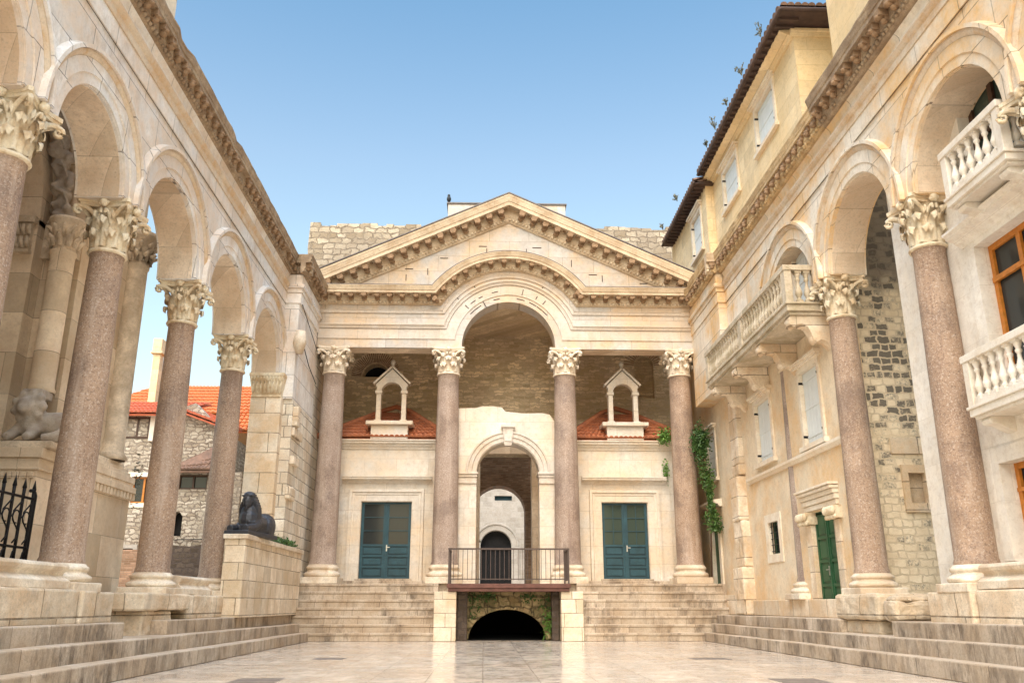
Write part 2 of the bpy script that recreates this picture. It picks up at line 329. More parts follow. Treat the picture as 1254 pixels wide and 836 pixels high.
class MB:
    def __init__(s): s.v = []; s.f = []; s.sm = []; s.mi = []; s.cur = 0
    def add(s, vs, fs, smooth=False):
        b = len(s.v); s.v += [tuple(v) for v in vs]; s.f += [tuple(i + b for i in f) for f in fs]; s.sm += [smooth] * len(fs); s.mi += [s.cur] * len(fs)
    def box(s, x0, x1, y0, y1, z0, z1, M4=None):
        vs = [Vector((x, y, z)) for z in (z0, z1) for y in (y0, y1) for x in (x0, x1)]
        if M4 is not None: vs = [M4 @ v for v in vs]
        s.add(vs, [(0, 2, 3, 1), (4, 5, 7, 6), (0, 1, 5, 4), (2, 6, 7, 3), (0, 4, 6, 2), (1, 3, 7, 5)])
        return s
    def prism(s, loops, fr, w0, w1):
        """polygon with holes in (u,v), extruded from w0 to w1 through frame function fr(u,v,w)"""
        L3 = [[Vector((p[0], p[1], 0)) for p in lp] for lp in loops]
        tris = tessellate_polygon(L3)
        flat = [p for lp in loops for p in lp]
        n = len(flat)
        vs = [fr(p[0], p[1], w0) for p in flat] + [fr(p[0], p[1], w1) for p in flat]
        fs = [tuple(t) for t in tris] + [tuple(i + n for i in reversed(t)) for t in tris]
        k = 0
        for lp in loops:
            m = len(lp)
            for i in range(m):
                a = k + i; b = k + (i + 1) % m
                fs.append((a, b, b + n, a + n))
            k += m
        s.add(vs, fs); return s
    def sweep(s, path, prof, fr, closed_prof=True, cap=True):
        """path: (u,v) points; prof: (out, up) points; up = left normal of the path direction, out along -w"""
        n = len(path); N = []
        for i in range(n):
            d = Vector((0, 0))
            if i > 0: d0 = (Vector(path[i]) - Vector(path[i-1])).normalized()
            if i < n - 1: d1 = (Vector(path[i+1]) - Vector(path[i])).normalized()
            if i == 0: d0 = d1
            if i == n - 1: d1 = d0
            n0 = Vector((-d0.y, d0.x)); n1 = Vector((-d1.y, d1.x))
            m = (n0 + n1); m.normalize(); c = max(.35, m.dot(n0)); N.append(m / c)
        k = len(prof); vs = []
        for p, nn in zip(path, N):
            for (o, u) in prof:
                vs.append(fr(p[0] + nn.x * u, p[1] + nn.y * u, o))
        fs = []
        for i in range(n - 1):
            for j in range(k if closed_prof else k - 1):
                a = i * k + j; b = i * k + (j + 1) % k
                fs.append((a, b, b + k, a + k))
        if cap:
            fs.append(tuple(range(k))); fs.append(tuple(reversed(range((n-1) * k, n * k))))
        s.add(vs, fs); return s
    def sweepf(s, pf, prof, fr):
        rows = [pf(u) for (o, u) in prof]; n = len(rows[0]); k = len(prof); vs = []
        for i in range(n):
            for (o, u), row in zip(prof, rows): vs.append(fr(row[i][0], row[i][1], o))
        fs = [(i*k+j, i*k+(j+1) % k, (i+1)*k+(j+1) % k, (i+1)*k+j) for i in range(n-1) for j in range(k)]
        fs.append(tuple(range(k))); fs.append(tuple(reversed(range((n-1)*k, n*k))))
        s.add(vs, fs); return s
    def lathe(s, prof, c=(0, 0, 0), seg=32, smooth=True, a0=0., a1=2 * PI, axis='Z'):
        k = len(prof); full = abs(a1 - a0 - 2 * PI) < 1e-5; m = seg if full else seg + 1
        vs = []
        for i in range(m):
            a = a0 + (a1 - a0) * i / seg
            for (r, z) in prof: vs.append((c[0] + r * math.cos(a), c[1] + r * math.sin(a), c[2] + z))
        fs = []
        for i in range(seg):
            i2 = (i + 1) % m
            for j in range(k - 1): fs.append((i * k + j, i2 * k + j, i2 * k + j + 1, i * k + j + 1))
        s.add(vs, fs, smooth); return s
    def tube(s, pts, r, seg=8, cap=True, flat=1.):
        pts = [Vector(p) for p in pts]; n = len(pts); rs = r if hasattr(r, '__len__') else [r] * n
        vs = []; up = Vector((0, 0, 1))
        for i, p in enumerate(pts):
            d = (pts[min(n-1, i+1)] - pts[max(0, i-1)])
            d = d.normalized() if d.length > 1e-9 else Vector((0, 0, 1))
            u = up if abs(d.dot(up)) < .95 else Vector((1, 0, 0))
            a = d.cross(u).normalized(); b = a.cross(d).normalized()
            for j in range(seg):
                t = 2 * PI * j / seg
                vs.append(p + a * rs[i] * math.cos(t) + b * rs[i] * flat * math.sin(t))
        fs = [(i*seg+j, i*seg+(j+1) % seg, (i+1)*seg+(j+1) % seg, (i+1)*seg+j) for i in range(n-1) for j in range(seg)]
        if cap: fs += [tuple(range(seg)), tuple(reversed(range((n-1)*seg, n*seg)))]
        s.add(vs, fs, True); return s
    def ball(s, c, r, rot=None, seg=12, rings=8):
        r = r if hasattr(r, '__len__') else (r, r, r)
        vs = []; c = Vector(c)
        for i in range(rings + 1):
            ph = PI * i / rings
            for j in range(seg):
                a = 2 * PI * j / seg
                v = Vector((r[0]*math.sin(ph)*math.cos(a), r[1]*math.sin(ph)*math.sin(a), r[2]*math.cos(ph)))
                if rot is not None: v = rot @ v
                vs.append(c + v)
        fs = [(i*seg+j, (i+1)*seg+j, (i+1)*seg+(j+1) % seg, i*seg+(j+1) % seg) for i in range(rings) for j in range(seg)]
        s.add(vs, fs, True); return s
    def mesh(s, name, fix=True):
        me = bpy.data.meshes.new(name); me.from_pydata(s.v, [], s.f)
        me.polygons.foreach_set('use_smooth', s.sm); me.polygons.foreach_set('material_index', s.mi)
        if fix:
            bm = bmesh.new(); bm.from_mesh(me)
            bmesh.ops.remove_doubles(bm, verts=bm.verts, dist=1e-5)
            bmesh.ops.recalc_face_normals(bm, faces=bm.faces)
            bm.to_mesh(me); bm.free()
        me.update(); return me
    def build(s, name, mat, parent=None, bevel=0., local=False, fix=True, remesh=0., jit=0.):
        me = s.mesh(name, fix); o = link(name, me, mat, parent)
        if parent is not None and not local: o.location = -worldloc(parent)
        if bevel:
            md = o.modifiers.new('bevel', 'BEVEL'); md.width = bevel; md.segments = 2; md.limit_method = 'ANGLE'; md.angle_limit = R(35)
            md.use_clamp_overlap = True
        if remesh:
            md = o.modifiers.new('remesh', 'REMESH'); md.mode = 'VOXEL'; md.voxel_size = remesh; md.use_smooth_shade = True
            md = o.modifiers.new('smooth', 'SMOOTH'); md.factor = .6; md.iterations = 3
        return o

cloud = bpy.data.textures.new('stone_wear', 'CLOUDS'); cloud.noise_scale = .35; cloud.noise_depth = 3
def rugged(o, st=.06, lv=4):
    m = o.modifiers.new('subdivide', 'SUBSURF'); m.subdivision_type = 'SIMPLE'; m.levels = lv; m.render_levels = lv
    m = o.modifiers.new('wear', 'DISPLACE'); m.texture = cloud; m.texture_coords = 'GLOBAL'; m.strength = st; m.mid_level = .55
    return o
def tag(o, label=None, cat=None, group=None, kind=None):
    if label: o['label'] = label
    if cat: o['category'] = cat
    if group: o['group'] = group
    if kind: o['kind'] = kind
    return o
def thing(name, loc, label, cat, group=None, rz=0.):
    o = bpy.data.objects.new(name, None); C.objects.link(o); o.location = loc; o.rotation_euler = (0, 0, rz)
    o.empty_display_size = .3
    return tag(o, label, cat, group)
def struct(o): o['kind'] = 'structure'; return o
def copy_tree(o, parent=None):
    c = o.copy(); C.objects.link(c); c.parent = parent
    for ch in [x for x in bpy.data.objects if x.parent == o]: copy_tree(ch, c)
    return c

# frames: (u, v, out) -> world. out is towards the viewer / the court
def FY(y0): return lambda u, v, o: Vector((u, y0 - o, v))           # faces -Y, u = x
def FXL(x0): return lambda u, v, o: Vector((x0 + o, u, v))           # left side, faces +X, u = y
def FXR(x0): return lambda u, v, o: Vector((x0 - o, u, v))           # right side, faces -X, u = y
def arc(cx, cz, r, a0, a1, n=24): return [(cx + r * math.cos(a0 + (a1 - a0) * i / n), cz + r * math.sin(a0 + (a1 - a0) * i / n)) for i in range(n + 1)]
def rectl(a, b, c, d): return [(a, c), (b, c), (b, d), (a, d)]

def resample(path, step):
    out = []; acc = step / 2; 
    for i in range(len(path) - 1):
        a = Vector(path[i]); b = Vector(path[i+1]); L = (b - a).length; d = (b - a).normalized()
        while acc <= L:
            out.append((a + d * acc, d)); acc += step
        acc -= L
    return out

def orn_block(mb, fr, p, d, up0, up1, o0, o1, hw):
    """block set on a path: along +-hw, up from up0 to up1, out from o0 to o1"""
    n = Vector((-d.y, d.x)); vs = []
    for o in (o0, o1):
        for u in (up0, up1):
            for h in (-hw, hw):
                q = p + d * h + n * u; vs.append(fr(q.x, q.y, o))
    mb.add(vs, [(0, 1, 3, 2), (4, 6, 7, 5), (0, 4, 5, 1), (2, 3, 7, 6), (0, 2, 6, 4), (1, 5, 7, 3)])

def cornice(name, path, fr, mat, parent, H=.6, P=.45, step=.42, sima=True, matb=None, pf=None, big=1., rough=0.):
    """weathered classical cornice: egg row, modillions (each a scroll with a leaf), corona, sima"""
    k = H / .6
    mb = MB()
    prof = [(0, 0), (.05, 0), (.09, .03*k), (.11, .10*k), (.13, .12*k), (.13, .14*k), (.15, .15*k), (.15, .325*k), (P*.86, .335*k), (P*.86, .42*k), (P*.90, .43*k)]
    if sima: prof += [(P*.92, .46*k), (P*.97, .54*k), (P, .565*k), (P, .60*k), (-.02, .60*k)]
    else: prof += [(P*.90, .46*k), (-.02, .50*k)]
    prof += [(-.02, 0)]
    if pf: mb.sweepf(pf, prof, fr)
    elif rough:
        fine = []
        for i in range(len(path) - 1):
            A_ = Vector(path[i]); B_ = Vector(path[i+1]); m = max(1, int((B_ - A_).length / .31))
            for q in range(m): fine.append(A_.lerp(B_, q / m))
        fine.append(Vector(path[-1]))
        d = (fine[-1] - fine[0]).normalized(); n_ = Vector((-d.y, d.x)); kk = len(prof); vs = []
        for p in fine:
            e = rnd.random() < .07; b1 = rnd.uniform(-1, 1)
            for (o, u) in prof:
                t = min(1, max(0, (o - .12) / max(.05, P - .12)))
                oo = o - t * rough * (abs(b1) * .25 + (.8 if e else 0)) + rnd.uniform(-.12, .12) * rough * t
                uu = u - (rough * (.55 if e else .08) * t if u > .5*k else 0)
                q = p + n_ * uu; vs.append(fr(q.x, q.y, oo))
        m = len(fine)
        mb.add(vs, [(i*kk+j, i*kk+(j+1) % kk, (i+1)*kk+(j+1) % kk, (i+1)*kk+j) for i in range(m-1) for j in range(kk)] + [tuple(range(kk)), tuple(reversed(range((m-1)*kk, m*kk)))])
    else: mb.sweep(path, prof, fr)
    for p, d in resample(path, .135):
        if rough and rnd.random() < .12: continue
        n = Vector((-d.y, d.x)); q = p + n * (.075*k)
        c = fr(q.x, q.y, .115)
        mb.ball(c, .058 * (rnd.uniform(.8, 1.1) if rough else 1), seg=6, rings=4)
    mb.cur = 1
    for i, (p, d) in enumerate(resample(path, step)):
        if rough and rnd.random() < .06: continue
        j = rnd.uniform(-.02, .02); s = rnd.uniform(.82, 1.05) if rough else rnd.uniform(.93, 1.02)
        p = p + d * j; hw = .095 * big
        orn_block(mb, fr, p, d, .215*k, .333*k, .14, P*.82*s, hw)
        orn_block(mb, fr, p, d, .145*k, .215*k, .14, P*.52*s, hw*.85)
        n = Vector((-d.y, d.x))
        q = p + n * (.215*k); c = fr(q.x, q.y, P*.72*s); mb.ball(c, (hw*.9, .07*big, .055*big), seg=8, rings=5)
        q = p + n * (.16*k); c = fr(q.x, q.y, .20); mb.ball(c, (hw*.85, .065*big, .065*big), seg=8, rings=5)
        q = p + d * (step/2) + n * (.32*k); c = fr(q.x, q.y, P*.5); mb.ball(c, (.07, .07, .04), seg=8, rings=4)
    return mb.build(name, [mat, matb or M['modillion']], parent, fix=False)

# ------------------------------------------------------------------ corinthian capital (bottom at z=0, height 1, for neck radius r)
def capital_mesh(h=.88, r=.37, aw=.56, seed=1, worn=.012):
    rr = random.Random(seed); mb = MB(); q_ = r / .37; worn = .006
    mb.lathe([(r*.97, -.06), (r+.045, -.05), (r+.06, -.02), (r+.045, .01), (r, .02)], seg=28)
    mb.lathe([(r*.95, 0), (r*.95, .3*h), (r*1.0, .6*h), (r*1.12, .8*h), (r*1.3, .88*h), (0, .88*h)], seg=28)
    def leaf(a, z0, z1, w, curl, r0):
        w *= q_ * 1.06; curl *= q_ * .78
        N = 14; K = 6; vs = []
        for i in range(N + 1):
            t = i / N
            if t < .72:
                s = t / .72; rad = r0 + .02 + .05*s*s; z = z0 + (z1 - z0) * s
            else:
                s = (t - .72) / .28; rad = r0 + .07 + curl * math.sin(s * PI * .62); z = z1 + .045 * math.sin(s * PI) - .10 * s * s
            lobe = 1 - .26 * abs(math.sin(t * PI * 4.6))
            ww = w * (.95 - .35 * t**3) * lobe * (1 if t < .93 else .75)
            for j in range(-K//2, K//2 + 1):
                u = j / (K/2)
                rd = rad - .035 * abs(u)**1.5 + .022 * math.cos(u * PI * 2) * (1 - .4*t) + rr.uniform(-.004, .004)
                ang = a + ww * u / rad
                vs.append((rd * math.cos(ang), rd * math.sin(ang), z - .05 * abs(u) * t + rr.uniform(-.002, .002)))
        k = K + 1
        fs = [(i*k+j, i*k+j+1, (i+1)*k+j+1, (i+1)*k+j) for i in range(N) for j in range(K)]
        # thickness: a second, inner sheet
        b = len(vs); vs2 = [(x*.93, y*.93, z - .012) for x, y, z in vs]
        fs2 = [tuple(q + b for q in reversed(f)) for f in fs]
        mb.add(vs + vs2, fs + fs2, True)
    for i in range(8): leaf(i * PI/4 + PI/8, .0, .38*h*rr.uniform(.95, 1.04), .19, .14, r*.97)
    for i in range(8): leaf(i * PI/4, .05, .64*h*rr.uniform(.96, 1.03), .18, .17, r*1.0)
    for i in range(8): leaf(i * PI/4 + PI/8, .3*h, .76*h, .11, .10, r*1.08)
    # corner volutes and helices
    for i in range(4):
        a = PI/4 + i * PI/2
        for sgn in (-1, 1):
            pts = []; rs = []
            for t in [q/9 for q in range(10)]:
                rad = r*1.05 + (aw*1.33 - r*1.05) * t**1.6; z = (.50 + .34 * math.sin(t * PI/2)) * h
                ang = a + sgn * (.42 * (1 - t) + .02)
                pts.append((rad * math.cos(ang), rad * math.sin(ang), z)); rs.append(.036 - .006*t)
            ex, ey = math.cos(a), math.sin(a); bx, bz = pts[-1][0], pts[-1][2]
            px, py, pz = pts[-1]
            for t in range(1, 13):
                th = PI/2 - t * PI/4.2; q = .085 * (1 - t/15)
                pts.append((px + ex * (q*math.cos(th) - .0), py + ey * (q*math.cos(th)), pz - .085 + q*math.sin(th))); rs.append(.030 - t*.0015)
            mb.tube(pts, rs, 6, flat=1.3)
            pts = []; 
            for t in [q/7 for q in range(8)]:
                ang = a + sgn * (.42 + .28 * t); rad = r*1.12 + .10 * t
                pts.append((rad * math.cos(ang), rad * math.sin(ang), (.52 + .27 * math.sin(t*PI/2)) * h))
            for t in range(1, 6):
                th = PI/2 - t*PI/3; q = .045; pts.append((pts[7][0] , pts[7][1], pts[7][2] - .045 + q*math.sin(th)))
            mb.tube(pts, .028, 6)
        a2 = i * PI/2
        mb.ball((math.cos(a2) * aw * .90, math.sin(a2) * aw * .90, .93*h), (.085, .085, .085), seg=8, rings=6)
        for q in range(5):
            th = q * 2 * PI/5; t_ = Vector((-math.sin(a2), math.cos(a2), 0)) * .07 * math.cos(th) + Vector((0, 0, .06 * math.sin(th)))
            mb.ball((math.cos(a2)*aw*.93 + t_.x, math.sin(a2)*aw*.93 + t_.y, .93*h + t_.z), .038, seg=6, rings=4)
    # abacus with concave sides, two layers
    for (z0, z1, q) in ((.86*h, .925*h, .95), (.925*h, 1.0*h, 1.0)):
        lp = []
        for i in range(4):
            a = i * PI/2
            for t in [-1, -.8, -.55, -.25, 0, .25, .55, .8, 1]:
                dd = aw * q * (.80 + .23 * abs(t)**2); tt = aw * q * t * .93
                lp.append((dd*math.cos(a) - tt*math.sin(a) + rr.uniform(-worn, worn), dd*math.sin(a) + tt*math.cos(a) + rr.uniform(-worn, worn)))
        mb.prism([lp], lambda u, v, w: Vector((u, v, w)), z0, z1)
    for i, v in enumerate(mb.v):
        mb.v[i] = (v[0] + rr.uniform(-worn, worn)*.5, v[1] + rr.uniform(-worn, worn)*.5, v[2] + rr.uniform(-worn, worn)*.5)
    return mb.mesh('capital', fix=False)

def attic_base(mb, r, z0, h, w, c=(0, 0, 0)):
    """plinth + tori; h total height"""
    k = h / .5
    mb.box(c[0]-w, c[0]+w, c[1]-w, c[1]+w, z0, z0 + .17*k)
    pr = [(w*.98, 0.)] ; z = z0 + .17*k
    pr = [(w*.90, 0), (w*.97, .03), (w*.99, .07), (w*.96, .11), (w*.88, .13), (w*.82, .15), (w*.80, .19), (w*.85, .21), (w*.88, .24), (w*.85, .28), (r+.05, .29), (r+.04, .33), (r-.02, .335)]
    mb.lathe([(q, z_*k) for q, z_ in pr], (c[0], c[1], z), seg=36)

def shaft_profile(r0, r1, h, n=12):
    p = [(r0*1.07, 0), (r0*1.06, .05), (r0*1.0, .1)]
    for i in range(1, n + 1):
        t = i / n; p.append((r0 + (r1 - r0) * (t**1.5), .1 + (h - .18) * t))
    p += [(r1*1.05, h - .06), (r1*1.07, h - .03), (r1*1.03, h)]
    return p

shaft_cache = {}
def column(parent, x, y, zb, z0, z1, zc, r0, r1, mat, capmat, seed, bw=.56, bh=None, label=None, base=True, aw=.55):
    """column part of a building: shaft with sub-parts capital and base. zb bottom of base, z0 shaft bottom, z1 shaft top, zc top of capital"""
    mb = MB(); mb.lathe(shaft_profile(r0, r1, z1 - z0), (0, 0, 0), seg=48)
    o = link('column', mb.mesh('shaft'), mat, parent)
    o.location = Vector((x, y, z0)) - worldloc(parent)
    if label: o['label'] = label
    key = (round(zc - z1, 2), seed % 3, round(r1, 2), aw, capmat.name)
    if key not in shaft_cache: 
        me = capital_mesh(zc - z1, r1, aw, seed); me.materials.append(capmat); shaft_cache[key] = me
    c = bpy.data.objects.new('capital', shaft_cache[key]); C.objects.link(c); c.parent = o; c.location = (0, 0, z1 - z0)
    if base:
        mb = MB(); attic_base(mb, r0, zb - z0, z0 - zb, bw)
        mb.build('base', M['base'], o, local=True, bevel=.02)
    return o

# ================================================================== GROUND
mb = MB(); mb.box(-150, 150, -60, 220, -.3, 0)
struct(mb.build('ground', M['paving']))
X1L, X2L, X3L = -5.45, -5.78, -6.10
X1R, X2R, X3R = 7.02, 7.28, 7.54
YS = 28.3; RZ = .253
# worn darker slabs let into the paving
for (x, y, w, d) in ((-3.25, 19.4, .32, .32), (-3.4, 13.9, .35, .4), (4.8, 19.15, .4, .3), (4.75, 13.6, .36, .4)):
    mb = MB(); mb.box(x-w, x+w, y-d, y+d, -.02, .004); o = mb.build('pavement_slab', M['metal_plate']); struct(o)

def seg_steps(name, sgn, X, Xb, z0, z1, ys):
    out = []
    for (ya, yb) in ys:
        mb = MB(); n = max(1, int((yb - ya) / 1.6)); 
        k = [ya + (yb - ya) * i / n for i in range(n + 1)]
        vs = []; fs = []
        for y in k:
            t = .0012 * (29 - y); j = rnd.uniform(-.006, .006); jz = rnd.uniform(-.006, .006)
            vs += [(X + j, y, z0), (X + j, y, z1 + t + jz), (Xb, y, z1 + t + jz), (Xb, y, z0)]
        for i in range(n):
            a = i*4; b = a + 4
            for q in range(4): fs.append((a+q, a+(q+1) % 4, b+(q+1) % 4, b+q))
        fs += [(0, 1, 2, 3), (n*4+3, n*4+2, n*4+1, n*4)]
        mb.add(vs, fs); out.append(struct(mb.build(name, M['steps'], bevel=.022)))
    return out
seg_steps('side_steps', -1, X1L, -8, 0, .265, [(3, 29.6)])
seg_steps('side_steps', -1, X2L, -8, .265, .525, [(3, 28.56)])
seg_steps('side_steps', -1, X3L, -8, .525, .79, [(3, 15.55), (17.6, 28.8)])
seg_steps('side_steps', 1, X1R, 9, 0, .265, [(3, 29.6)])
seg_steps('side_steps', 1, X2R, 9, .265, .525, [(3, 28.56)])
seg_steps('side_steps', 1, X3R, 9, .525, .79, [(3, 16.4), (18.9, 28.8)])
# facade flights, one each side of the cellar mouth
def flight(x0, x1):
    mb = MB()
    for i in range(7):
        y = YS + .21 * i
        z0 = RZ * i; z1 = RZ * (i + 1)
        n = int((x1 - x0) / .6); xs = [x0 + (x1 - x0) * k / n for k in range(n + 1)]; vs = []; fs = []
        for x in xs:
            j = rnd.uniform(-.010, .010); jz = rnd.uniform(-.010, .006); e = .03 + rnd.uniform(-.008, .012)
            vs += [(x, y + e, z0 - (.02 if i else 0)), (x, y + e, z1 - .085 + jz), (x, y + j, z1 - .07 + jz), (x, y + j, z1 + jz), (x, 29.9, z1 + jz), (x, 29.9, z0 - (.02 if i else 0))]
        for k in range(n):
            a = k*6; b = a+6
            for q in range(6): fs.append((a+q, a+(q+1) % 6, b+(q+1) % 6, b+q))
        fs += [(0, 1, 2, 3, 4, 5), tuple(n*6 + q for q in (5, 4, 3, 2, 1, 0))]
        mb.add(vs, fs)
    return struct(mb.build('portico_steps', M['steps'], bevel=.012, fix=False))
flight(-6.15, -1.5); flight(3.1, 8.0)
ZL = RZ * 7
# landing
mb = MB(); mb.box(-9, -1.2, 29.85, 60, 0, ZL - .004); mb.box(2.75, 14, 29.85, 60, 0, ZL - .004); mb.box(-1.2, 2.75, 29.4, 60, 1.52, ZL - .004)
struct(mb.build('upper_terrace', M['steps']))
# raised walks behind the colonnades
mb = MB(); mb.box(-60, -7.9, -10, 29.6, 0, 1.28); struct(mb.build('left_terrace', M['steps']))
mb = MB(); mb.box(8.6, 40, -10, 29.6, 0, .80); struct(mb.build('right_terrace', M['steps']))

# ================================================================== PORTICO
YF = 29.9; YC = 30.3; CXF = .83; ZE = 10.03
port = thing('portico', (CXF, YC, ZL), 'columned stone gateway front with arch and triangular pediment across the court end', 'portico')
F = FY(YF)
CXA, CZA, RA = .83, 10.12, 1.71
# wall: architrave, frieze and tympanum
arc_in = arc(CXA, CZA, RA, PI, 0, 40)
outer = [(-6.12, ZE), (CXA - RA, ZE)] + arc_in + [(CXA + RA, ZE), (7.8, ZE), (7.8, 12.0), (CXA, 15.35), (-6.12, 12.0)]
mb = MB(); mb.prism([outer], FY(YF + .0), 0, -.78); mb.build('entablature_wall', M['facade'], port)
# fasciae and mouldings: horizontals merge into rings round the arch
def band_path(zb, r, n=40):
    dz = zb - CZA; a = math.atan2(dz, math.sqrt(max(.01, r*r - dz*dz)))
    return [(-6.12, zb), ] + arc(CXA, CZA, r, PI - a, a, n) + [(7.8, zb)]
def addband(name, zb, r, prof, mat):
    mb = MB(); mb.sweepf(lambda u: band_path(zb + u, r + u), prof, F); return mb.build(name, mat, port)
bandm = M['smooth']
addband('fascia', 10.36, 1.98, [(-.01, 0), (.03, 0), (.03, .38), (-.01, .38)], bandm)
addband('fascia', 10.75, 2.37, [(-.01, 0), (.07, .0), (.07, .02), (.09, .08), (.13, .12), (.13, .16), (-.01, .17)], bandm)
addband('frieze_moulding', 11.34, 2.66, [(-.01, 0), (.04, .0), (.06, .08), (.09, .12), (-.01, .13)], bandm)
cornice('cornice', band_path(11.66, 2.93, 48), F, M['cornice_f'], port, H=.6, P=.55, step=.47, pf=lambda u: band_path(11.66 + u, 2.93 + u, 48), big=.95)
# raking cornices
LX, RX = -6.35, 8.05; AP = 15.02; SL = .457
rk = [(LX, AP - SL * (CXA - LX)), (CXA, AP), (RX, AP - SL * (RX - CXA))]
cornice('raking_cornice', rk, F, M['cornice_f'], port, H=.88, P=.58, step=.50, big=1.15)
mb = MB()
for a, b in ((rk[0], rk[1]), (rk[1], rk[2])):
    d = (Vector(b) - Vector(a)).normalized(); n_ = Vector((-d.y, d.x))
mb.prism([[(rk[0][0]-.05, rk[0][1] + .98), (CXA, AP + .98), (rk[2][0]+.05, rk[2][1] + .98), (rk[2][0]+.05, rk[2][1]+1.02), (CXA, AP+1.03), (rk[0][0]-.05, rk[0][1]+1.02)]], FY(YF), .60, -4.4)
mb.build('roof', M['asphalt_seal'], port)
# ceiling of the porch
mb = MB(); mb.box(-6.1, 7.8, 30.7, 34.45, 11.9, 12.0); mb.build('ceiling', M['innerwall'], port)
for xa_, xb_ in ((-6.1, CXA - RA - .02), (CXA + RA + .02, 7.75)):
    mb = MB(); mb.box(xa_, xb_, 30.04, 30.6, ZE - .02, ZE - .003); mb.build('soffit_panel', M['soffit'], port)
# lead capping line over horizontal cornice
mb = MB(); mb.sweepf(lambda u: band_path(12.262 + u, 3.532 + u, 48), [(-.02, 0), (.56, 0), (.56, .022), (-.02, .03)], F); mb.build('lead_capping', M['asphalt_seal'], port)
# iron cramps holding the arch and tympanum blocks
def cramp(u, v, L, ang, o=.012):
    mb = MB(); c = math.cos(ang); s_ = math.sin(ang)
    d = Vector((c, s_)); 
    orn_block(mb, FY(YF), Vector((u, v)), d, -.014, .014, o-.02, o, L/2)
    mb.build('iron_cramp', M['cramp'], port, fix=False)
for a_ in (44, 52, 61, 76, 104, 119, 128, 136):
    for r_, L in ((1.86, .30), (2.14, .22), (2.55, .34)):
        a = R(a_); oo = {1.86: .012, 2.14: .042, 2.55: .012}[r_]
        if rnd.random() < .8: cramp(CXA + r_*math.cos(a), CZA + r_*math.sin(a), L*rnd.uniform(.7, 1.1), a + PI/2 + (PI/2 if rnd.random() < .35 else 0), oo)
for (u, v, L, an) in ((-1.6, 13.55, .3, 0), (-.15, 14.05, .3, 0), (1.9, 14.02, .34, 0), (-.0, 13.85, .24, PI/2), (1.5, 13.85, .24, PI/2), (-2.2, 13.0, .26, PI/2),
                      (3.2, 13.4, .28, PI/2), (-2.9, 13.1, .3, 0), (-3.0, 12.75, .25, PI/2), (4.0, 12.95, .3, 0), (4.35, 12.8, .26, PI/2), (5.9, 12.62, .3, 0), (-5.0, 12.6, .3, 0)):
    cramp(u, v, L, an)
# columns
for i, x in enumerate((-5.50, -1.35, 2.90, 7.13)):
    lb = ('mauve granite column at the left end of the portico', 'granite column left of the central arch', 'granite column right of the central arch', 'brown granite column at the right end with ivy beside it')[i]
    column(port, x, YC, ZL, 2.40, 9.12, ZE + .01, .445, .375, M['granite_g'] if i in (0, 1, 2) else M['granite'], M['capital_w'], 11 + i, bw=.62, label=lb, aw=.56)

# wall strip behind the end columns (antae)
mb = MB(); mb.box(-6.7, -6.135, 30.03, 34.4, 1.5, 11.88); mb.build('side_pier', M['pierwall'], port)
mb = MB(); mb.box(7.78, 8.35, 29.95, 30.05, 9.4, 11.9); mb.build('side_pier', M['facade'], port)

# ---------------------------------------------------------------- portal between the middle columns
por = thing('archway', (CXF, 30.6, ZL), 'small plain stone archway with broken top under the big arch', 'archway')
YP = 30.55; pc, pr_, ps = .83, 1.12, 5.55
op = [(-1.4, ZL), (pc - pr_, ZL), (pc - pr_, ps)] + arc(pc, ps, pr_, PI, 0, 32) + [(pc + pr_, ps), (pc + pr_, ZL), (3.05, ZL),
      (3.05, 7.45), (2.7, 7.45), (2.5, 7.5), (2.35, 7.72), (2.1, 7.78), (1.4, 7.76), (1.0, 7.8), (.75, 7.82), (.6, 7.98), (.3, 8.02), (-.1, 8.02), (-.35, 7.95), (-1.4, 7.93)]
mb = MB(); mb.prism([op], FY(YP), 0, -.75); mb.build('arch_wall', M['chapel'], por)
mb = MB(); mb.sweep(arc(pc, ps + .02, pr_ + .0, PI, 0, 36), [(-.01, .02), (.05, .02), (.05, .16), (.09, .18), (.09, .30), (.13, .33), (.13, .38), (-.01, .40)], FY(YP)); mb.build('arch_moulding', M['smooth'], por)
for sx in (-1, 1):
    mb = MB(); xa, xb = sorted((pc + sx*(pr_ - .06), pc + sx*(pr_ + .78)))
    mb.box(xa, xb, YP - .14, YP + .78, ps - .02, ps + .06); mb.box(xa + .03, xb - .03, YP - .10, YP + .74, ps - .12, ps - .02); mb.box(xa + .05, xb - .05, YP - .06, YP + .7, ps - .34, ps - .12)
    mb.build('impost', M['smooth'], por, bevel=.012)
mb = MB(); mb.add([FY(YP)(pc + u, v, o) for (u, v, o) in ((-.13, 6.55, .14), (.13, 6.55, .14), (.2, 7.2, .2), (-.2, 7.2, .2), (-.13, 6.55, 0), (.13, 6.55, 0), (.2, 7.2, 0), (-.2, 7.2, 0))],
                  [(0, 1, 2, 3), (4, 7, 6, 5), (0, 4, 5, 1), (3, 2, 6, 7), (0, 3, 7, 4), (1, 5, 6, 2)])
mb.box(pc-.25, pc+.25, YP-.26, YP-.002, 7.2, 7.3); mb.box(pc-.12, pc+.12, YP-.19, YP-.08, 6.7, 6.95)
mb.build('keystone', M['smooth'], por, bevel=.012)

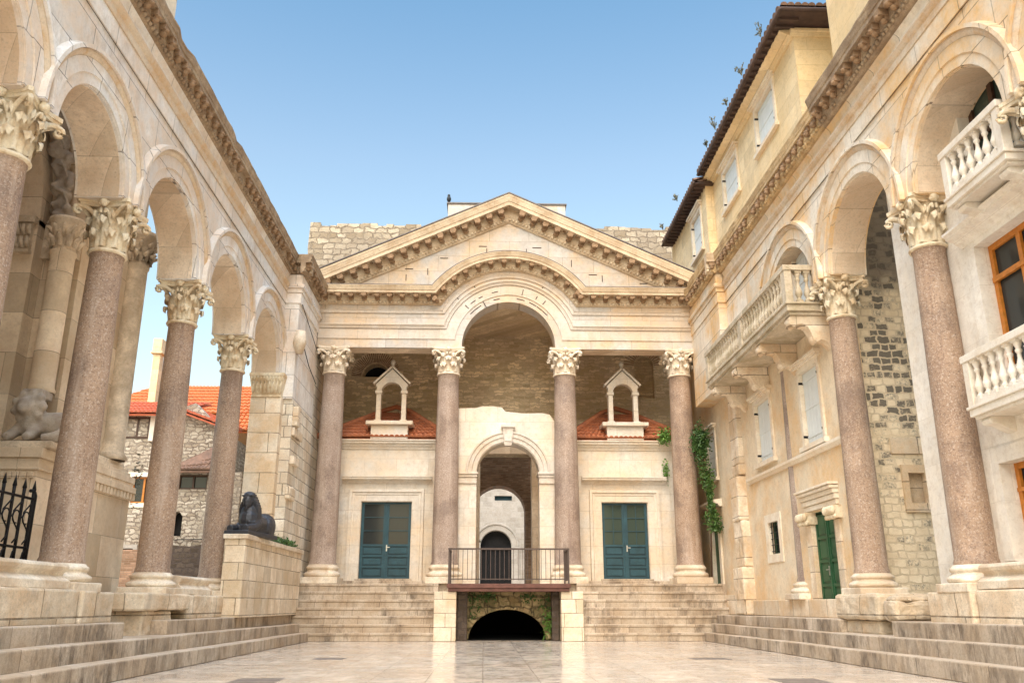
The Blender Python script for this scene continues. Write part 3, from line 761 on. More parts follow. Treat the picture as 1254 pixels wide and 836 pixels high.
# ---------------------------------------------------------------- chapels
def tile_roof(name, parent, p00, p10, p01, p11, nx, mat, r=.075, rows=6):
    """barrel tiles on the quad p00-p10 (eave) to p01-p11 (top)"""
    p00, p10, p01, p11 = map(Vector, (p00, p10, p01, p11)); mb = MB()
    nrm = (p10 - p00).cross(p01 - p00).normalized()
    if nrm.z < 0: nrm = -nrm
    for i in range(nx):
        a = (i + .5) / nx
        e = p00.lerp(p10, a); t = p01.lerp(p11, a); hw = (p10 - p00).normalized()
        we = (p10 - p00).length / nx / 2; wt = (p11 - p01).length / nx / 2
        for k in range(rows):
            s0, s1 = k / rows, (k + 1.12) / rows
            q0 = e.lerp(t, s0); q1 = e.lerp(t, min(1, s1)); w0 = we + (wt - we) * s0; w1 = we + (wt - we) * min(1, s1)
            jit = rnd.uniform(-.01, .01); vs = []
            for q, w, lift in ((q0, w0 * 1.08, .035), (q1, w1 * .9, .0)):
                for j in range(6):
                    th = PI * j / 5; vs.append(q + hw * (math.cos(th) * w + jit) + nrm * (math.sin(th) * w * .9 + lift))
            b = [(j, j+1, j+7, j+6) for j in range(5)] + [(0, 5, 4, 3, 2, 1)]
            mb.add(vs, b, False)
    d = .03
    mb.add([p00 - nrm*d, p10 - nrm*d, p11 - nrm*d, p01 - nrm*d, p00 - nrm*.09, p10 - nrm*.09, p11 - nrm*.09, p01 - nrm*.09], [(0, 1, 2, 3), (4, 7, 6, 5), (0, 4, 5, 1), (1, 5, 6, 2), (2, 6, 7, 3), (3, 7, 4, 0)])
    return mb.build(name, mat, parent, fix=False)

def door_leaf_set(parent, name, fr, u0, u1, v0, v1, leaves, mat, matd, glassrows, panels, glassmat, recess=-.12, panes=1, handle=True, gfrac=.58, label=None):
    """panelled door: frame part with leaf geometry; glass panes sub-part; handle sub-part"""
    mb = MB(); g = MB(); dk = MB()
    W = u1 - u0; lw = W / leaves; H = v1 - v0
    def bx(m, a, b, c, d, o0, o1):
        vs = [fr(u, v, o) for o in (o0, o1) for v in (c, d) for u in (a, b)]
        m.add(vs, [(0, 1, 3, 2), (4, 6, 7, 5), (0, 4, 5, 1), (2, 3, 7, 6), (0, 2, 6, 4), (1, 5, 7, 3)])
    for k in range(leaves):
        a = u0 + k*lw + .01; b = a + lw - .02; st = .09
        bx(mb, a, a + st, v0, v1, recess-.05, recess); bx(mb, b - st, b, v0, v1, recess-.05, recess)
        vg = v0 + H * (1 - gfrac) if glassrows else v1 - .1
        # lower panels
        ph = (vg - v0) / panels
        for i in range(panels):
            c = v0 + i*ph; bx(mb, a + st, b - st, c, c + .07, recess-.05, recess)
            bx(dk, a + st, b - st, c + .07, c + ph, recess-.045, recess-.03)
            bx(mb, a + st + .05, b - st - .05, c + .12, c + ph - .05, recess-.03, recess-.012)
        bx(mb, a + st, b - st, vg, vg + .07, recess-.05, recess); bx(mb, a + st, b - st, v1 - .07, v1, recess-.05, recess)
        if glassrows:
            gh = (v1 - .07 - vg - .07) / glassrows
            for i in range(glassrows):
                c = vg + .07 + i*gh
                if i: bx(mb, a + st, b - st, c - .013, c + .013, recess-.045, recess-.004)
            bx(g, a + st, b - st, vg + .07, v1 - .07, recess-.04, recess-.03)
            for q in range(1, panes):
                cc = a + st + (b - a - 2*st) * q / panes; bx(mb, cc - .012, cc + .012, vg + .07, v1 - .07, recess-.045, recess-.006)
    if leaves > 1: bx(mb, (u0+u1)/2 - .03, (u0+u1)/2 + .03, v0, v1, recess - .02, recess + .02)
    o = mb.build(name, mat, parent, fix=False)
    if label: o['label'] = label
    if dk.v: dk.build('panel', matd, o, local=True, fix=False)
    if g.v: g.build('pane', glassmat, o, local=True, fix=False)
    if handle:
        h = MB(); hu = (u0+u1)/2 + (.05 if leaves > 1 else lw*.34); hv = v0 + H*.40
        bx(h, hu - .02, hu + .02, hv - .12, hv + .1, recess, recess + .03); bx(h, hu - .02, hu + .12, hv + .0, hv + .025, recess + .03, recess + .06)
        h.build('handle', M['chrome'], o, local=True, fix=False)
    return o

def chapel(x0, x1, dx0, dx1, bc, lab, side, doorlab):
    th = thing('chapel', ((x0+x1)/2, 31.3, ZL), lab, 'chapel')
    Fc = FY(31.3); z1 = 6.62
    lo = [(x0, ZL), (dx0, ZL), (dx0, 4.64), (dx1, 4.64), (dx1, ZL), (x1, ZL), (x1, z1), (x0, z1)]
    mb = MB(); mb.prism([lo], Fc, 0, -.35); mb.prism([rectl(x0, x0 + .3, ZL, z1)], Fc, -.35, -3.1); mb.prism([rectl(x1 - .3, x1, ZL, z1)], Fc, -.35, -3.1)
    mb.build('wall', M['chapel'], th)
    mb = MB(); mb.box(dx0 - .1, dx1 + .1, 31.15, 31.45, ZL, ZL + .2); mb.box(dx0 - .95, dx1 + .95, 31.1, 31.298, ZL, ZL + .13); mb.build('threshold', M['steps'], th, bevel=.015)
    mb = MB(); mb.sweep([(dx1 + .02, ZL + .13), (dx1 + .02, 4.66), (dx0 - .02, 4.66), (dx0 - .02, ZL + .13)][::-1], [(-.01, 0), (.05, 0), (.05, .22), (.07, .23), (.07, .3), (.11, .33), (.11, .42), (-.01, .44)], Fc)
    mb.build('door_frame', M['chapel'], th)
    mb = MB(); c0, c1 = dx0 - .72, dx1 + .72
    hood = [(-.01, 0), (.04, 0), (.06, .04), (.1, .07), (.14, .1), (.2, .12), (.26, .13), (.26, .17), (.29, .2), (.29, .24), (-.01, .27)]
    mb.sweep([(c0, 5.3), (c1, 5.3)], hood, Fc); mb.build('door_hood', M['chapel'], th)
    for px in ((dx0 - .86, dx0 - .84), (dx1 + .84, dx1 + .86)): mb = MB(); mb.prism([rectl(px[0], px[1], ZL + .13, 5.2)], Fc, .02, 0); mb.build('pilaster_edge', M['chapel'], th)
    mb = MB(); corn = [(-.01, -.02), (.04, 0), (.05, .05), (.09, .09), (.12, .13), (.12, .16), (.2, .2), (.2, .25), (.25, .29), (.25, .33), (-.3, .36), (-.3, -.02)]
    mb.sweep([(x0, 6.55), (x1, 6.55)], corn, Fc); mb.build('cornice', M['chapel'], th)
    # hipped roof
    a = Vector((x0 - .05, 31.1, 6.90)); b = Vector((x1 + .05, 31.1, 6.90)); apx = bc; ap = Vector((apx, 33.2, 8.55))
    t0 = Vector((apx - .02, 33.2, 8.55)); t1 = Vector((apx + .02, 33.2, 8.55))
    lt = a.lerp(ap, .0)
    tile_roof('roof', th, (x0-.05, 31.12, 6.94), (x1+.05, 31.12, 6.94), (apx-.55, 33.3, 8.35), (apx+.55, 33.3, 8.35), 26, M['tile_m'], rows=8)
    mb = MB()
    mb.tube([(x0-.05, 31.1, 6.99), (apx-.55, 33.3, 8.42), (apx+.0, 33.35, 8.6), (apx+.55, 33.3, 8.42), (x1+.05, 31.1, 6.99)], .10, 6)
    mb.build('ridge_tiles', M['tile_m'], th)
    mb = MB(); mb.box(x0, x1, 33.3, 33.6, 6.5, 8.1); mb.build('back_wall', M['innerwall'], th)
    door_leaf_set(th, 'door', Fc, dx0, dx1, ZL + .2, 4.64, 2, M['teal'], M['teal_dark'], 3, 3, M['glass_g'] if side > 0 else M['glass'], panes=2 if side > 0 else 1, label=doorlab)
    # bellcote on the parapet
    mb = MB(); mb.box(bc - .68, bc + .68, 31.12, 31.85, 6.91, 7.42); mb.build('bellcote_base', M['chapel'], th, bevel=.012)
    mb = MB(); mb.box(bc - .86, bc + .86, 30.98, 31.98, 7.42, 7.56); sl = mb.build('bellcote_slab', M['chapel'], th, bevel=.015)
    W, w = .56, .385; zs_ = 8.72
    lo = [(bc - W, 7.56), (bc - w, 7.56), (bc - w, zs_)] + arc(bc, zs_, w, PI, 0, 20) + [(bc + w, zs_), (bc + w, 7.56), (bc + W, 7.56), (bc + W, 8.95), (bc + W + .04, 8.94), (bc + W + .04, 9.02), (bc, 9.62), (bc - W - .04, 9.02), (bc - W - .04, 8.94), (bc - W, 8.95)]
    mb = MB(); mb.prism([lo], FY(31.35), 0, -.28); bcote = mb.build('bellcote_arch', M['chapel'], th, bevel=.012)
    for s_ in (-1, 1):
        xa, xb = sorted((bc + s_*(w - .04), bc + s_*(W + .05)))
        mb = MB(); mb.box(xa, xb, 31.30, 31.68, zs_ - .06, zs_ + .05); mb.build('bellcote_capital', M['chapel'], bcote, local=True, bevel=.01)
        mb = MB(); mb.box(xa, xb, 31.30, 31.68, 7.563, 7.66); mb.build('bellcote_foot', M['chapel'], bcote, local=True, bevel=.01)
    mb = MB()
    for s_ in (-1, 1):
        pth = [(bc - W - .10, 9.02), (bc, 9.66)] if s_ < 0 else [(bc, 9.66), (bc + W + .10, 9.02)]
        mb.sweep(pth, [(-.34, 0), (.05, 0), (.05, .07), (-.34, .07)], FY(31.35))
    mb.build('bellcote_gable', M['chapel'], bcote, local=True)
    mb = MB(); mb.lathe([(.06, 0), (.09, .03), (.05, .07), (.045, .12), (.09, .2), (.085, .27), (.03, .34), (0, .36)], (bc, 31.5, 9.68), seg=14); mb.build('finial', M['chapel'], bcote, local=True)
    return th
chapel(-6.1, -1.30, -4.42, -2.62, -3.52, 'left chapel front with teal double door, small bell gable and tiled roof', -1, None)
chapel(3.00, 7.60, 4.26, 5.92, 5.20, 'right chapel front with teal double door, bell gable and ivy near its cornice', 1, None)

# ---------------------------------------------------------------- vestibule wall behind
ves = thing('vestibule_wall', (CXF, 34.5, ZL), 'high brown rubble wall of the old vestibule behind the portico arch', 'wall')
Fv = FY(34.5)
lun = [(-5.12, 10.12)] + [(-3.98, 10.12)] + arc(-4.55, 10.12, .57, 0, PI, 16)[1:-1]
nic = [(6.25, 9.3), (7.05, 9.3), (7.05, 10.7)] + arc(6.65, 10.7, .4, 0, PI, 12)[1:-1] + [(6.25, 10.7)]
outw = [(-8.5, ZL), (-.42, ZL), (-.42, 6.9), (2.12, 6.9), (2.12, ZL), (10.5, ZL), (10.5, 12.2), (-8.5, 12.2)]
mb = MB(); mb.prism([outw, lun, nic], Fv, 0, -.6); mb.build('wall', M['innerwall'], ves)
mb = MB(); mb.prism([rectl(-5.4, -3.7, 9.9, 11.0)], FY(35.12), 0, -.02); mb.build('lunette_window', M['void'], ves)
mb = MB(); mb.prism([rectl(6.1, 7.2, 9.1, 11.3)], FY(34.85), 0, -.02); mb.build('blocked_window', M['innerwall'], ves)
for (cx_, cz_, r_, n_, a0, a1) in ((-4.55, 10.14, .60, 34, .02, PI-.02), (6.65, 10.7, .43, 18, 0, PI)):
    mb = MB()
    for i in range(n_):
        a = a0 + (a1 - a0) * (i + .5) / n_; d = Vector((-math.sin(a), math.cos(a))); p = Vector((cx_ + r_*math.cos(a), cz_ + r_*math.sin(a)))
        orn_block(mb, Fv, p, d, -.42, 0.0, -.05, .014 + rnd.uniform(0, .008), .018)
    mb.build('brick_fan', M['brick'], ves, fix=False)
# stone door frame and lintel cornice
mb = MB(); mb.box(-.6, 2.3, 34.25, 34.49, 6.9, 7.55); mb.build('lintel', M['soffit'], ves, bevel=.02)
mb = MB(); mb.box(-.46, -.18, 34.22, 35.0, ZL, 6.9); mb.build('jamb', M['soffit'], ves, bevel=.01)
mb = MB(); mb.box(1.88, 2.16, 34.22, 35.0, ZL, 6.9); mb.build('jamb', M['soffit'], ves, bevel=.01)
cornice('lintel_cornice', [(-.75, 7.56), (2.45, 7.56)], FY(34.46), M['soffit'], ves, H=.5, P=.4, step=.45)
# inner brick arch
inner = thing('brick_arch', (.8, 39.4, ZL), 'dark brick arched passage seen through the small archway', 'archway')
Fi = FY(39.4); ic, ir, isg = .66, 1.20, 5.12
io = [(-3, ZL), (ic - ir, ZL), (ic - ir, isg)] + arc(ic, isg, ir, PI, 0, 24) + [(ic + ir, isg), (ic + ir, ZL), (4.5, ZL), (4.5, 9.2), (-3, 9.2)]
mb = MB(); mb.prism([io], Fi, 0, -1.2); mb.build('wall', M['brick'], inner)
mb = MB()
for i in range(44):
    a = PI * (i + .5) / 44; d = Vector((-math.sin(a), math.cos(a))); p = Vector((ic + (ir+.01)*math.cos(a), isg + (ir+.01)*math.sin(a)))
    orn_block(mb, Fi, p, d, -.62, 0., -.02, .03 + rnd.uniform(0, .015), .028)
mb.build('brick_fan', M['brick'], inner, fix=False)
# far house beyond
fh = thing('far_house', (.8, 55, ZL), 'pale stone house front with dark arched door glimpsed through the passage', 'house')
Ff = FY(55)
hol = [(-.22, 2.2), (1.72, 2.2), (1.72, 4.6)] + arc(.75, 4.6, .97, 0, PI, 16)[1:-1] + [(-.22, 4.6)]
hs = rectl(.65, 1.75, 7.45, 7.75)
mb = MB(); mb.prism([rectl(-8, 10, ZL, 13), hol, hs], Ff, 0, -.5); mb.build('wall', M['farwall'], fh)
mb = MB(); mb.sweep(arc(.75, 4.6, 1.0, PI, 0, 20), [(-.01, 0), (.1, 0), (.1, .3), (.16, .34), (.16, .42), (-.01, .45)], Ff); mb.box(-.7, -.24, 54.85, 55.0, ZL, 4.6); mb.box(1.74, 2.2, 54.85, 55.0, ZL, 4.6); mb.build('door_surround', M['farwall'], fh)
mb = MB(); mb.prism([rectl(-.3, 1.8, ZL, 5.7)], FY(55.4), 0, -.05); mb.build('door', M['void'], fh)
mb = MB()
for k in range(5): mb.box(-.2 + k*.47, -.14 + k*.47, 55.22, 55.3, 2.0, 4.5)
mb.box(-.2, 1.7, 55.22, 55.3, 4.5, 4.62); mb.build('door_bars', M['iron'], fh)
mb = MB(); mb.prism([rectl(.5, 1.9, 7.35, 7.85)], FY(55.2), 0, -.02); mb.build('window', M['teal_dark'], fh)
for k, (x, z, s_, m_) in enumerate(((.0, 2.5, .22, 'white'), (.45, 2.35, .25, 'balustrade'), (1.0, 2.6, .3, 'teal'), (1.3, 3.4, .25, 'rust'))):
    mb = MB(); mb.lathe([(s_*.6, 0), (s_*.75, s_*.5), (s_*.5, s_*1.2), (0, s_*1.25)], (x, 54.6, ZL), seg=10)
    tag(mb.build('jar', M[m_]), ('white pot leftmost at the far arched door', 'cream pot second from left at the far arched door', 'teal pot at the far arched door', 'red pot rightmost at the far arched door')[k], 'pot', 'pots at the far arched door')
# small bush by the brick arch left jamb is built with the plants

# ---------------------------------------------------------------- cellar mouth, piers, platform
cel = thing('cellar_arch', (.8, 29.35, 0), 'rubble vault arch over the dark cellar opening under the platform', 'archway')
vc, vr = .78, 1.26
a_ = math.atan2(.0, 1)
el = [(vc + vr*math.cos(PI - PI*i/28), .02 + .93*math.sin(PI*i/28)) for i in range(29)]
mb = MB(); mb.prism([[(-.85, 0)] + el + [(2.45, 0), (2.45, 1.518), (-.85, 1.518)]], FY(29.2), 0, -.18); mb.build('wall', M['vault'], cel)
mb = MB()
for i in range(13):
    t = PI * (i + .5) / 13; p = Vector((vc + vr*math.cos(t), .02 + .93*math.sin(t))); d = Vector((-math.sin(t)*vr, math.cos(t)*.93)).normalized()
    orn_block(mb, FY(29.2), p, d, -.26, -.01, -.02, .05 + rnd.uniform(0, .03), .10)
mb.build('voussoirs', M['vault'], cel, bevel=.03, fix=False)
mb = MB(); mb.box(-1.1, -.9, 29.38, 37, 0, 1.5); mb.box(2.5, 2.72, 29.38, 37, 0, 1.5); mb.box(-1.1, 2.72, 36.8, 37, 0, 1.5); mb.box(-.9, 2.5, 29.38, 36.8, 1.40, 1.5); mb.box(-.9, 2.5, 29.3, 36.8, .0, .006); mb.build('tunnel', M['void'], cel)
for xa_, xb_ in ((-.84, -.52), (2.2, 2.44)):
    mb = MB(); mb.box(xa_, xb_, 28.75, 29.18, 0, 1.5); mb.build('side_post', M['darkrub'], cel, bevel=.02)
for sx, x0, x1, lb in ((-1, -1.56, -.86, 'square stone pier supporting the platform at its left end'), (1, 2.46, 3.16, 'square stone pier supporting the platform at its right end')):
    mb = MB(); mb.box(x0, x1, 28.2, 29.84, 0, 1.50)
    tag(mb.build('stone_pier', M['parapet'], bevel=.02), lb, 'pier', 'piers beside the cellar opening')
plat = thing('platform', (.8, 28.6, 1.5), 'rusty red steel footbridge platform with thin railing over the cellar opening', 'platform')
mb = MB(); mb.box(-1.12, 2.72, 28.12, 29.75, 1.5, 1.60); mb.box(-1.16, 2.76, 28.08, 28.2, 1.60, 1.73); mb.box(-1.16, 2.76, 28.2, 29.5, 1.68, 1.74); mb.build('deck', M['rust'], plat, bevel=.01)
for xa_ in (-1.13, 2.68):
    for ya_ in (28.12, 29.5):
        mb = MB(); mb.box(xa_, xa_ + .05, ya_, ya_ + .05, 1.74, 2.80); mb.build('railing_post', M['rail'], plat)
mb = MB(); mb.box(-1.14, 2.74, 28.11, 28.18, 2.78, 2.83); mb.box(-1.14, -1.07, 28.18, 29.55, 2.78, 2.83); mb.box(2.67, 2.74, 28.18, 29.55, 2.78, 2.83)
mb.build('handrail', M['rail'], plat)
mb = MB(); mb.box(-1.1, 2.7, 28.13, 28.16, 1.86, 1.89); mb.build('bottom_rail', M['rail'], plat)
bar0 = MB(); bar0.box(-.009, .009, -.009, .009, 0, .94); bme = bar0.mesh('bar'); bme.materials.append(M['rail'])
def bar(x, y):
    b = bpy.data.objects.new('baluster', bme); C.objects.link(b); b.parent = plat; b.location = Vector((x, y, 1.84)) - plat.location
for i in range(25): bar(-.96 + i*.147, 28.145)
for i in range(8):
    bar(-1.105, 28.3 + i*.15); bar(2.705, 28.3 + i*.15)

# ================================================================== ruined wall, box and bird behind the pediment
mb = MB(); top = []
x = -8.05
while x < 9.2:
    top.append((x, 17.7 + rnd.choice((0, .06, -.06, .03)) + rnd.uniform(-.04, .04))); x += rnd.uniform(.25, .7); top.append((x, top[-1][1]))
mb.prism([[(-8.05, 0), (9.2, 0), (9.2, 17.7)] + top[::-1] + [(-8.1, 16.5), (-8.0, 15.5), (-8.12, 14)]], FY(36.0), 0, -1.0)
ruin = mb.build('ruined_wall', M['ruin'])
# keep the passage through it open: built as wall above the vestibule only
bm = bmesh.new(); bm.from_mesh(ruin.data)
for v in bm.verts:
    if v.co.z < .01: v.co.z = 9.4
bm.to_mesh(ruin.data); bm.free()
tag(ruin, 'weathered ruined wall of rough stone blocks behind the pediment', 'wall')
box_ = thing('parapet_block', (.85, 34.3, 15.9), 'plain plastered block with thin dark capping behind the pediment peak', 'parapet')
mb = MB(); mb.box(-1.7, 3.42, 34.0, 35.9, 12.2, 17.82); mb.build('wall', M['smooth'], box_)
mb = MB(); mb.box(-1.76, 3.48, 33.94, 35.96, 17.824, 17.88); mb.build('capping', M['asphalt_seal'], box_)
mb = MB(); mb.ball((-1.68, 34.1, 18.10), (.10, .15, .14)); mb.ball((-1.68, 34.03, 18.24), .065); mb.tube([(-1.68, 33.98, 18.24), (-1.68, 33.92, 18.22)], [.02, .004]); mb.tube([(-1.68, 34.2, 18.03), (-1.68, 34.42, 17.93)], [.06, .03]); mb.tube([(-1.71, 34.1, 18.0), (-1.71, 34.1, 17.88)], .012); mb.tube([(-1.65, 34.1, 18.0), (-1.65, 34.1, 17.88)], .012)
tag(mb.build('pigeon', M['bird'], remesh=.02), 'small dark pigeon perched on the corner of the plastered block', 'bird')

# ================================================================== ARCADES
def arcade(side, xw, xa, cols, zspr, ztop, y0, y1, name_label, mats, zsh0, zsh1, zbase, R_, blind=()):
    th = thing('arcade', (xa, 18, .8), name_label, 'arcade')
    fr = FXL(xw) if side < 0 else FXR(xw)
    edges = [y0] + list(cols) + [y1]
    hw = .51 if side < 0 else .48
    pts = [(cols[0] - hw, zspr)]
    bays = []
    lo = []
    lo.append((y0, zspr))
    for i, c in enumerate(cols):
        lo.append((c - hw, zspr)); 
        nxt = cols[i+1] if i + 1 < len(cols) else None
        lo.append((c + hw, zspr))
        if nxt is not None:
            cy = (c + nxt) / 2; r = (nxt - c) / 2 - hw
            if side > 0 and i == len(cols) - 2: continue
            bays.append((cy, r))
            lo += arc(cy, zspr + .02, r, PI, 0, 28)
    lo.append((y1, zspr))
    ploop = lo + [(y1, ztop), (y0, ztop)]
    # remove duplicates
    q = [ploop[0]]
    for p in ploop[1:]:
        if abs(p[0]-q[-1][0]) + abs(p[1]-q[-1][1]) > 1e-4: q.append(p)
    mb = MB(); mb.prism([q], fr, 0, -.84); w = mb.build('wall', mats[0], th)
    # soffit lining, a different stone colour, 2 cm proud inside the arch
    fr0 = fr
    for ib, (cy, r) in enumerate(bays):
        fr = (lambda k: (lambda u, v, o: fr0(u, v, o + k)))(.007 * (ib % 2))
        mb = MB(); mb.sweep(arc(cy, zspr + .02, r, PI, 0, 32), [(-.06, -.012), (-.80, -.012), (-.80, .02), (-.06, .02)], fr); mb.build('arch_soffit', mats[1], th)
        mb = MB(); mb.sweep(arc(cy, zspr + .02, r, PI, 0, 36), [(-.01, .02), (.03, .02), (.03, .20), (.055, .21), (.055, .46), (-.01, .46)], fr); av = mb.build('archivolt', mats[0], th)
        mb = MB(); mb.sweep(arc(cy, zspr + .02, r + .465, PI, 0, 36), [(-.01, 0), (.06, 0), (.075, .02), (.10, .06), (.10, .11), (-.01, .11)], fr); mb.build('ochre_moulding', M['ochre_band'], av, local=True)
        mb = MB(); mb.sweep(arc(cy, zspr + .02, r + .58, PI, 0, 36), [(-.01, 0), (.15, 0), (.15, .07), (-.01, .10)], fr); mb.build('outer_moulding', mats[0], av, local=True)
    return th, fr0, bays

LCOL = [7.6, 11.2, 14.70, 18.75, 22.85]
zt = 11.56
la, FL, lb = arcade(-1, -6.60, -6.93, LCOL + [26.95], 8.10, zt, 5.8, 27.2, 'left colonnade of arches on pinkish granite columns with dark weathered cornice', (M['spandrel'], M['soffit']), 0, 0, 0, 0)
RCOL = [6.8, 10.65, 14.42, 18.45, 22.65]
ra, FR_, rb = arcade(1, 7.86, 8.2, RCOL + [26.8], 8.30, zt, 5.4, 27.0, 'right colonnade of arches with houses built behind, warm yellow stained stone', (M['spandrel_warm'], M['soffit']), 0, 0, 0, 0)
for i, y in enumerate(LCOL):
    lbs = [None, 'leftmost granite column at the photo edge', 'thick speckled granite column in front of the tower', 'speckled granite column with the tiled house behind', 'darker granite column beside the sphinx wall'][i]
    column(la, -6.93, y, 1.28, 1.73, 7.20, 8.12, .338, .285, M['granite'], M['capital'], i, bw=.50, label=lbs, aw=.465)
for i, y in enumerate(RCOL):
    if i == 4: continue
    lbs = [None, None, 'granite column between the white house and the stone alley', 'granite column beside the green door'][i] if i < 4 else None
    column(ra, 8.2, y, 1.28, 1.72, 7.40, 8.32, .338, .285, M['granite'], M['capital'], i + 1, bw=.50, label=lbs, aw=.465)
column(ra, 8.46, 22.65, 1.22, 1.66, 7.30, 8.32, .335, .285, M['granite_g'], M['capital'], 5, bw=.55, label='granite column half buried in the ochre wall under the balcony', aw=.5)

# entablature of the arcades: architrave lines, frieze, cornice
def ent(th, fr, y0, y1, mat, matc, P, sima, ynosima=None):
    for (z, pr, nm) in ((10.56, [(-.01, 0), (.03, 0), (.035, .36), (-.01, .36)], 'fascia'), (10.925, [(-.01, 0), (.06, 0), (.065, .14), (.10, .17), (.14, .24), (.14, .27), (-.01, .29)], 'architrave_moulding'),
                        (11.22, [(-.01, 0), (.02, 0), (.03, .2), (.06, .28), (.09, .33), (-.01, .34)], 'frieze')):
        mb = MB(); mb.sweep([(y0, z), (y1, z)], pr, fr); mb.build(nm, M['ochre_band'] if nm == 'architrave_moulding' else mat, th)
FLc = FXL(-6.56); FRc = FXR(7.76)
ent(la, FL, 5.8, 26.72, M['spandrel'], None, .3, True)
ent(ra, FR_, 5.4, 26.2, M['spandrel_warm'], None, .3, True)
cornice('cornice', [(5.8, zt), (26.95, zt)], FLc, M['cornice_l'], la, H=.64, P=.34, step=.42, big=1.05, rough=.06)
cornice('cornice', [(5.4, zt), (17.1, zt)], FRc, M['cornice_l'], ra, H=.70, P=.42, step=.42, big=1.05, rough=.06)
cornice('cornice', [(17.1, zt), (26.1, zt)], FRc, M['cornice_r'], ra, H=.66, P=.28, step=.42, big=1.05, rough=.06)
mb = MB(); mb.box(-7.4, -6.58, 5.8, 29.6, zt, 12.15); mb.build('wall_top', M['spandrel'], la)
mb = MB(); mb.box(7.8, 8.68, 5.4, 29.6, zt, 12.15); mb.build('wall_top', M['spandrel_warm'], ra)
# ressauts that join the arcades to the portico
mb = MB(); mb.box(-7.4, -6.14, 26.72, 30.02, 7.35, zt); mb.build('end_pier_wall', M['spandrel'], la)
for z, d, h in ((10.56, .03, .35), (10.92, .06, .14), (11.065, .12, .12), (11.19, .04, .35)):
    mb = MB(); mb.box(-7.3, -6.12 + d, 26.70 - d, 29.88 - d*.1, z, z + h); mb.build('end_pier_moulding', M['spandrel'], la)
cornice('end_pier_cornice', [(26.45, zt), (29.42, zt)], FXL(-6.12), M['cornice_l'], la, H=.64, P=.36, step=.42, big=1.05, rough=.06)
cornice('end_pier_cornice', [(-6.6, zt), (-5.79, zt)], FY(26.82), M['cornice_l'], la, H=.64, P=.36, step=.36)
mb = MB(); mb.box(-7.4, -6.12, 26.8, 30.0, 1.3, 7.35); 
pw = mb.build('end_pier', M['pierwall'], la, bevel=.01)
mb = MB(); mb.box(-7.38, -6.42, 26.45, 26.82, 1.3, 7.33); mb.build('pilaster', M['ashlar'], la, bevel=.02)
mb = MB(); mb.box(-7.36, -6.44, 26.4, 26.8, 7.33, 7.40); mb.box(-7.45, -6.35, 26.32, 26.8, 8.0, 8.10)
mb.add([(-7.34, 26.42, 7.4), (-6.46, 26.42, 7.4), (-6.36, 26.34, 8.0), (-7.44, 26.34, 8.0), (-7.34, 26.8, 7.4), (-6.46, 26.8, 7.4), (-6.36, 26.8, 8.0), (-7.44, 26.8, 8.0)], [(0, 1, 2, 3), (4, 7, 6, 5), (0, 4, 5, 1), (1, 5, 6, 2), (3, 2, 6, 7), (0, 3, 7, 4)])
pcp = mb.build('pilaster_capital', M['capital'], la, bevel=.01)
mb = MB()
for i in range(8): mb.tube([(-7.30 + i*.12, 26.40, 7.45), (-7.30 + i*.12, 26.37, 7.7), (-7.30 + i*.12, 26.33, 7.82)], [.05, .045, .03], 6)
for i in range(11): mb.tube([(-7.36 + i*.095, 26.345, 7.84), (-7.36 + i*.095, 26.325, 7.99)], .022, 6)
mb.build('carved_leaves', M['capital'], pcp, local=True)
# rough broken blocks on the end pier (old springers)
for (x0, x1, y0, y1, z0, z1) in ((-6.14, -5.98, 26.9, 27.7, 5.3, 5.6), (-6.14, -6.02, 26.9, 28.2, 6.2, 6.5), (-6.14, -5.95, 26.9, 27.3, 6.5, 7.15), (-6.16, -6.0, 26.75, 27.6, 4.2, 4.6)):
    mb = MB(); mb.box(x0, x1, y0, y1, z0, z1); rugged(mb.build('broken_block', M['ashlar'], la, bevel=.04), .10)
mb = MB(); mb.tube([(-6.02, 26.70, 9.6), (-6.04, 26.72, 9.2), (-6.03, 26.75, 8.85)], [.16, .22, .12], 8); mb.build('worn_corbel', M['base'], la)
# rainwater cable down the corner
mb = MB(); mb.tube([(-6.05, 26.9, 9.5), (-6.05, 28.4, 8.9), (-6.04, 29.75, 8.6)], .015, 5); mb.build('cable', M['iron'], la)
mb = MB(); mb.tube([(-6.06, 26.8, 10.55), (-6.05, 29.8, 9.75)], .012, 5); mb.build('cable', M['iron'], la)
# cable along the arcades just under the architrave
mb = MB(); mb.tube([(-6.58, 5.9, 10.50), (-6.575, 13, 10.52), (-6.575, 20, 10.53), (-6.56, 26.6, 10.50)], .006, 5); mb.build('cable', M['iron'], la)
mb = MB(); mb.tube([(7.835, 5.5, 10.52), (7.835, 13, 10.53), (7.83, 20, 10.53), (7.835, 26.0, 10.52)], .006, 5); mb.build('cable', M['iron'], ra)
